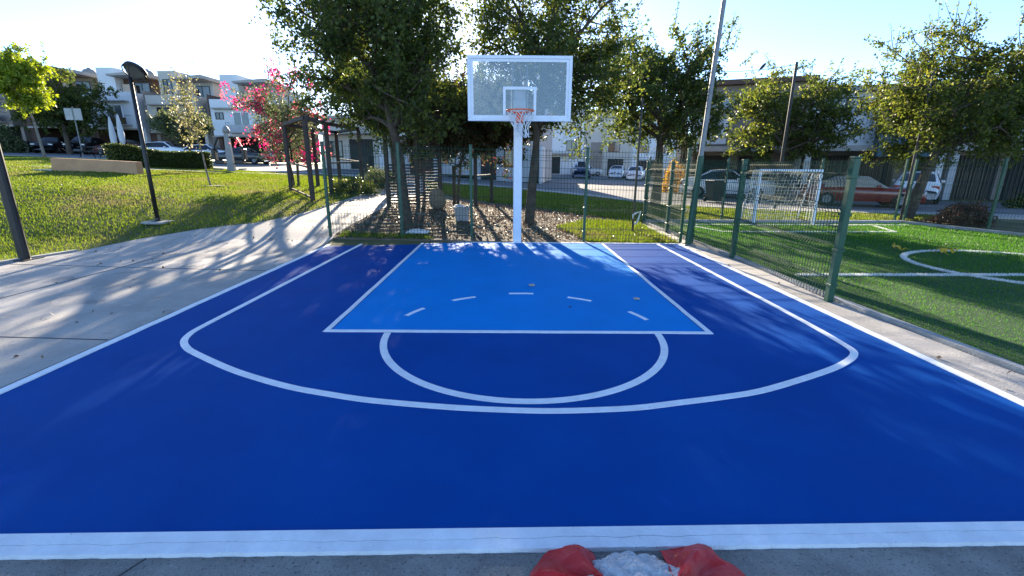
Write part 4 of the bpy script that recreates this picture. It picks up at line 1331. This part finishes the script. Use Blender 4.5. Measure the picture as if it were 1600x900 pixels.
# ------------------------------------------------------------------ small things
def lump(name, label, cat, loc, sx, sy, sz, m, seed, amp=.16, zfloor=-.03, sub=3, freq=3.0):
    bm = bmesh.new()
    bmesh.ops.create_icosphere(bm, subdivisions=sub, radius=1)
    from mathutils import noise
    for v in bm.verts:
        k = 1 + amp * noise.noise(v.co * freq * .5 + Vector((seed * 3.1, 0, 0))) + amp * .5 * noise.noise(v.co * freq * 1.4 + Vector((0, seed, 0)))
        v.co = Vector((v.co.x * sx * k, v.co.y * sy * k, max(zfloor, v.co.z * sz * k)))
    me = bpy.data.meshes.new(name)
    bm.to_mesh(me)
    bm.free()
    me.materials.append(m)
    me.shade_smooth()
    o = bpy.data.objects.new(name, me)
    COL.objects.link(o)
    o.location = loc
    return tag(o, label, cat)
lump('tan_sack', 'tan rounded sack standing against the slatted pergola', 'sack', (-2.02, 13.35, gz(-2.02, 13.35) + .25), .24, .2, .33, mat('burlap', (.19, .15, .105), .9, .2, 9, .4, 60), 4, .2, -.26)
ct = thing('plastic_crate', 'light grey plastic crate with raised lid behind the fence', 'crate', (-1.15, 11.6, gz(-1.15, 11.6)), R(6))
GREYP = mat('grey_plastic', (.30, .31, .32), .5, .1, 5)
cm_ = MB()
w0, w1, hh = .15, .19, .36
o8 = [(-w0, -w0, 0), (w0, -w0, 0), (w0, w0, 0), (-w0, w0, 0), (-w1, -w1, hh), (w1, -w1, hh), (w1, w1, hh), (-w1, w1, hh)]
i8 = [(x * .9, y * .9, z + (.02 if z == 0 else 0)) for x, y, z in o8]
cm_.add(o8 + i8, [(0, 3, 2, 1), (0, 1, 5, 4), (1, 2, 6, 5), (2, 3, 7, 6), (3, 0, 4, 7), (8, 9, 10, 11), (12, 13, 9, 8), (13, 14, 10, 9), (14, 15, 11, 10), (15, 12, 8, 11), (4, 5, 13, 12), (5, 6, 14, 13), (6, 7, 15, 14), (7, 4, 12, 15)])
cm_.build('tub', GREYP, ct)
MB().cbox(-.205, .205, -.205, -.192, hh - .04, hh + .005, .004).build('rim_band', GREYP, ct)
MB().add([(.17, -.18, hh), (.17, .18, hh), (.27, .18, hh + .16), (.27, -.18, hh + .16), (.185, -.18, hh - .01), (.185, .18, hh - .01), (.285, .18, hh + .15), (.285, -.18, hh + .15)],
         [(0, 1, 2, 3), (7, 6, 5, 4), (0, 3, 7, 4), (1, 5, 6, 2), (2, 6, 7, 3), (0, 4, 5, 1)]).build('lid', GREYP, ct)
lump('white_rag', 'white rag lying in the open grey crate', 'rag', (-1.2, 11.57, gz(-1.2, 11.57) + .345), .12, .12, .07, CORD, 9, .5)
def crumple(name, label, cat, loc, sx, sy, h, m, seed, n=16, rz=0.0, parent=None, curl=0.0, fq=3.3, smooth=False):
    """crumpled sheet: a grid pushed about by folded noise"""
    from mathutils import noise
    mb = MB()
    rows = []
    for j in range(n + 1):
        for i in range(n + 1):
            u, v = i / n - .5, j / n - .5
            p = Vector((u * fq + seed * 2.7, v * fq, seed))
            rdg = abs(noise.noise(p)) + (.25 if smooth else .5) * abs(noise.noise(p * 2.3))
            edge = max(0, 1 - max(abs(u), abs(v)) * 2) ** .4
            z = h * (1.25 - 1.9 * rdg) * (.25 + .75 * edge)
            mb.v.append((u * sx + .12 * sx * noise.noise(p * 1.1 + Vector((5, 0, 0))), v * sy + .12 * sy * noise.noise(p * 1.2 + Vector((0, 7, 0))), max(.004, z) + curl * (abs(u) * 2) ** 2))
    for j in range(n):
        for i in range(n):
            a = j * (n + 1) + i
            mb.f.append((a, a + 1, a + n + 2, a + n + 1))
    o = mb.build(name, m, parent, smooth)
    o.location = loc
    o.rotation_euler = (0, 0, rz)
    if parent is None:
        tag(o, label, cat)
    return o
crumple('plastic_sheet', 'crumpled white plastic sheet on the dirt behind the fence', 'litter', (-1.95, 9.93, gz(-1.95, 9.93)), .5, .35, .09, CORD, 3)
# leaf litter and stones in the bed
g = np.random.default_rng(77)
n = 9000
x, y = g.uniform(-3.6, 3.5, n), g.uniform(9.5, 15.5, n)
k = inpoly(x, y, BED)
x, y = x[k], y[k]
LITT = leaf_mat('dead_leaf', (.06, .038, .022), (.12, .085, .05), (.24, .19, .12), .15)
lf = leaf_mesh('leaf_litter', np.stack([x, y, gza(x, y) + .008 + g.uniform(0, .02, len(x))], 1), .06, .035, LITT, None, g, 0)
lf['kind'] = 'stuff'
lf['label'] = 'dry fallen leaves scattered over the planting bed'
n = 420
x, y = g.uniform(-9, 4.2, n), g.uniform(1.8, 12, n) ** 1.0
k = inpoly(x, y, pav) | inpoly(x, y, sr)
x, y = x[k], y[k]
pl = leaf_mesh('fallen_leaves', np.stack([x, y, gza(x, y) + .006 + g.uniform(0, .006, len(x))], 1), .045, .028, LITT, None, g, 0)
pl['kind'] = 'stuff'
pl['label'] = 'few dry leaves scattered on the pavement'
st_ = MB()
for i in range(170):
    px_, py_ = g.uniform(-3.4, 1.0), g.uniform(9.65, 12.6)
    if not inpoly(np.array([px_]), np.array([py_]), BED)[0]:
        continue
    r_ = g.uniform(.015, .06)
    zz_ = gz(px_, py_)
    q = [(px_ + r_ * g.uniform(.7, 1.2) * math.cos(a), py_ + r_ * g.uniform(.7, 1.2) * math.sin(a)) for a in np.linspace(0, 6.28, 8)[:-1]]
    st_.add([(a, b, zz_ - .01) for a, b in q] + [(px_ + (a - px_) * .6, py_ + (b - py_) * .6, zz_ + r_ * g.uniform(.4, .8)) for a, b in q],
            [tuple(range(7, 14))] + [(i_, (i_ + 1) % 7, (i_ + 1) % 7 + 7, i_ + 7) for i_ in range(7)])
so_ = st_.build('gravel', GRAVEL)
so_['kind'] = 'stuff'
so_['label'] = 'loose stones and rubble on the planting bed'

def wheelie_bin(label, x, y, rz, s=1.0, m=None):
    t = thing('wheelie_bin', label, 'bin', (x, y, gz(x, y)), rz)
    m = m or mat('bin_black', (.014, .018, .017), .5, .2, 4)
    b = MB()
    b.add([(-.24, -.26, .06), (.24, -.26, .06), (.24, .22, .06), (-.24, .22, .06), (-.31, -.34, .95), (.31, -.34, .95), (.31, .36, .95), (-.31, .36, .95)],
          [(0, 3, 2, 1), (4, 5, 6, 7), (0, 1, 5, 4), (1, 2, 6, 5), (2, 3, 7, 6), (3, 0, 4, 7)])
    b.build('tub', m, t)
    MB().cbox(-.33, .33, -.38, .38, .952, 1.01, .02).build('lid', m, t)
    for sx in (-.27, .27):
        MB().lathe([(.1, -.03), (.1, .03)], 12, sx, .27, .1, 'y').build('wheel', RUBBER, t)
    MB().tube([(-.28, .42, .93), (.28, .42, .93)], .018, 6).build('handle', m, t)
    t.scale = (s, s, s)
wheelie_bin('black wheelie bin in front of the white sedan', 9.35, 21.0, R(10), .95)
wheelie_bin('dark wheelie bin on street behind the black pergola', -8.35, 27.9, R(-8), 1.15)
wheelie_bin('left one of two dark bins against pale wall at far left', -45.9, 46.2, 0, 1.0)
wheelie_bin('right one of two dark bins against pale wall at far left', -45.0, 46.1, 0, 1.0)

# sign seen from behind
sg = thing('street_sign', 'pale square sign on a post seen from behind at far left', 'sign', (-29.4, 33.2, gz(-29.4, 33.2)), R(14))
MB().tube([(0, 0, -.1), (0, 0, 3.3)], .035, 8).build('post', GALV, sg)
MB().cbox(-.48, .48, -.06, -.036, 2.45, 3.2, .006).build('panel', mat('sign_back', (.45, .46, .47), .5, .1, 3), sg)
MB().cbox(-.05, .05, -.066, -.06, 2.45, 3.2, .002).build('stiffener', GALV, sg)

# outdoor exercise machine
ex = thing('exercise_machine', 'grey and black outdoor exercise machine at end of hedge', 'exercise machine', (-13.9, 23.9, gz(-13.9, 23.9)), R(10))
EXG = mat('machine_grey', (.24, .25, .25), .5, .1, 4)
MB().add([(-.17, -.12, -.1), (.17, -.12, -.1), (.17, .12, -.1), (-.17, .12, -.1), (-.1, -.08, 1.85), (.1, -.08, 1.85), (.1, .08, 1.85), (-.1, .08, 1.85)],
         [(0, 3, 2, 1), (4, 5, 6, 7), (0, 1, 5, 4), (1, 2, 6, 5), (2, 3, 7, 6), (3, 0, 4, 7)]).build('column', EXG, ex)
MB().lathe([(.16, 0), (.17, .12), (.10, .26), (.02, .34)], 12, 0, 0, 1.85).build('cap', EXG, ex, True)
for sd in (-1, 1):
    MB().tube([(0, 0, 1.65), (.42 * sd, -.05, 1.6), (.62 * sd, -.05, 1.2), (.5 * sd, -.05, .9)], .05, 7).build('arm', BLACK, ex)
    MB().cbox(.45 * sd - .2, .45 * sd + .2, -.2, .2, .36, .56, .03).build('seat', BLACK, ex)
    MB().cbox(.68 * sd - .09, .68 * sd + .09, -.18, .18, .55, 1.1, .03).build('backrest', BLACK, ex)
    MB().tube([(.1 * sd, 0, .35), (.45 * sd, 0, .42), (.72 * sd, 0, .62)], .03, 7).build('seat_bar', BLACK, ex)
    MB().tube([(.35 * sd, -.05, .1), (.75 * sd, -.2, .12)], .035, 7).build('pedal', EXG, ex)
# folded parasols and a picnic table near the street
def parasol(label, x, y, h, lean):
    t = thing('closed_parasol', label, 'parasol', (x, y, gz(x, y)))
    MB().tube([(0, 0, -.05), (lean * h, 0, h)], .03, 8).build('pole', GALV, t)
    MB().lathe([(.10, .1), (.17, .5), (.19, .9), (.12, 1.7), (.05, 2.1), (.01, 2.2)], 10, lean * h * .5, 0, h - 2.15).build('folded_canopy', mat('canvas_white', (.60, .62, .64), .85, .08, 4, .3, 12), t, True)
parasol('folded white parasol left of the hedge', -27.2, 33.4, 2.75, -.03)
parasol('taller white folded parasol close beside the other at hedge end', -26.6, 33.5, 2.95, -.09)
pb = thing('picnic_table', 'low black picnic table left of the folded parasols', 'table', (-27.9, 32.6, gz(-27.9, 32.6)), R(8))
MB().cbox(-.9, .9, -.35, .35, .70, .75, .01).build('table_top', BLACK, pb)
for sd in (-1, 1):
    MB().cbox(-.9, .9, sd * .7 - .13, sd * .7 + .13, .42, .46, .01).build('bench', BLACK, pb)
    MB().tube([(sd * .6, -.75, 0), (sd * .6, -.2, .7), (sd * .6, .2, .7), (sd * .6, .75, 0)], .03, 6).build('leg_frame', BLACK, pb)
    MB().tube([(sd * .6, -.7, .4), (sd * .6, .7, .4)], .025, 6).build('crossbar', BLACK, pb)

# overhead cable and the bird sitting on it
cpts = [(10.1, 17.4, 5.02), (9.3, 17.7, 4.93), (8.5, 18.0, 4.90), (7.6, 18.3, 4.93), (6.5, 18.7, 5.05)]
tag(MB().tube(cpts, .009, 5).build('overhead_cable', BLACK), 'thin sagging cable between the dark pole and the oak', 'cable')
bd = thing('bird', 'small dark bird perched on the sagging cable', 'bird', (9.12, 17.77, 4.935))
FE = mat('feather', (.05, .048, .05), .8, .3, 30)
mb = MB()
mb.tube([(-.17, 0, -.10), (-.12, 0, -.05), (-.06, 0, .03), (0, 0, .09), (.035, 0, .135), (.06, 0, .17), (.085, 0, .175), (.115, 0, .165)], [.008, .018, .045, .055, .045, .032, .026, .004], 10)
mb.build('body', FE, bd, True)
for sd in (-1, 1):
    MB().add([(.03, .048 * sd, .12), (-.02, .06 * sd, .06), (-.13, .03 * sd, -.04), (-.02, .052 * sd, .11)], [(0, 1, 2, 3)]).build('wing', FE, bd)
    MB().tube([(.0, .02 * sd, .05), (.005, .02 * sd, .0)], .004, 4).build('leg', FE, bd)

# white strap hanging on the dark pole
MB_ = MB().tube([(0, 0, 0), (.05, -.02, .04), (.09, -.02, .16), (.12, -.02, .30), (.02, -.02, .27), (-.05, -.01, .22), (-.04, -.01, .14)], [.02, .022, .022, .022, .02, .02, .014], 5).build('white_strap', CORD)
MB_.location = (2.99, 10.78, .22)
tag(MB_, 'bent white strap tied to the thin dark pole', 'strap')

# scraps lying about
def chip(label, x, y, w, d, h, m, rz=0):
    o = MB().cbox(-w / 2, w / 2, -d / 2, d / 2, 0, h, h * .25).build('paint_lid', m)
    o.location = (x, y, .0095)
    o.rotation_euler = (0, 0, rz)
    return tag(o, label, 'lid')
LIDM = mat('beige_lid', (.42, .36, .29), .6, .2, 40)
chip('small beige lid lying above the middle dash in the key', .325, 5.86, .075, .06, .016, LIDM, .2)
chip('small beige lid lying near the right dash in the key', 1.55, 5.235, .07, .055, .016, LIDM, -.1)
chip('tiny dark scrap below the fourth dash in the key', .71, 4.92, .03, .02, .008, BLACK)
YS = mat('yellow_scrap', (.55, .36, .03), .7, .2, 20)
def scrap(lb, x, y, L, seed):
    g_ = random.Random(seed)
    mb = MB()
    n = 16
    a0 = g_.uniform(0, 6.28)
    px_, py_ = 0.0, 0.0
    pts = []
    for i in range(n + 1):
        a0 += g_.uniform(-.75, .75)
        px_ += math.cos(a0) * L / n
        py_ += math.sin(a0) * L / n
        pts.append((px_, py_, .012 + .085 * abs(math.sin(i * .62 + seed))))
    for i, p in enumerate(pts):
        w = .030 * (1 - .6 * abs(i / n - .5) * 2)
        q = i * .9 + seed
        mb.v += [(p[0] - w * math.cos(q), p[1] - w * math.sin(q), p[2] - w * .25), (p[0] + w * math.cos(q), p[1] + w * math.sin(q), p[2] + w * .6)]
    mb.f = [(2 * i, 2 * i + 1, 2 * i + 3, 2 * i + 2) for i in range(n)]
    o = mb.build('yellow_scrap', YS)
    o.location = (x, y, .012)
    tag(o, lb, 'litter')
scrap('leftmost yellow scrap on the turf circle', 7.42, 8.25, .75, 1)
scrap('middle yellow scrap on the turf circle', 7.85, 8.35, .6, 2)
scrap('rightmost yellow scrap on the turf circle', 7.95, 8.0, .8, 3)

# torn sack of white plaster in the foreground
sk = thing('torn_sack', 'torn red plastic sack spilling white plaster at bottom edge', 'sack', (.49, 1.36, -.014))
o = lump('plaster_heap', '', '', (0, 0, 0), .22, .15, .085, POWD, 6, .20, 0.0, 5, 9.0)
for k_ in ('label', 'category'):
    del o[k_]
o.parent = sk
o.location = (.01, .015, 0)
def flap(cx, cy, a0, a1, L, h, seed, folds):
    """torn collar of the sack: a folded plastic sheet fanning out from the heap"""
    from mathutils import noise
    mb = MB()
    na, nr_ = 24, 10
    for i in range(na + 1):
        t = i / na
        an = R(a0 + (a1 - a0) * t)
        ln = L * (.62 + .38 * math.sin(math.pi * t) + .16 * noise.noise(Vector((t * 5, seed, 0))))
        fold = abs(((t * folds + .3 * seed) % 1.0) * 2 - 1)          # sharp pleats running outwards
        for j in range(nr_ + 1):
            r_ = j / nr_
            lift = h * (1 - r_) ** .6 * (.35 + .65 * fold) + .028 * r_ * fold ** 2
            z = lift + .010 * noise.noise(Vector((t * 9, r_ * 5, seed))) + .004
            q = an + .16 * noise.noise(Vector((t * 3, r_ * 2, seed + 9)))
            mb.v.append((cx + math.cos(q) * ln * r_, cy + math.sin(q) * ln * r_, max(.003, z)))
    w = nr_ + 1
    for i in range(na):
        for j in range(nr_):
            mb.f.append((i * w + j, (i + 1) * w + j, (i + 1) * w + j + 1, i * w + j + 1))
    o = mb.build('red_flap', REDP, sk, False)
    sm_ = o.modifiers.new('thickness', 'SOLIDIFY')
    sm_.thickness = .003
    return o
flap(-.12, -.01, 95, 215, .30, .085, 1.7, 2.6)
flap(.14, -.01, -35, 85, .32, .080, 4.2, 2.6)
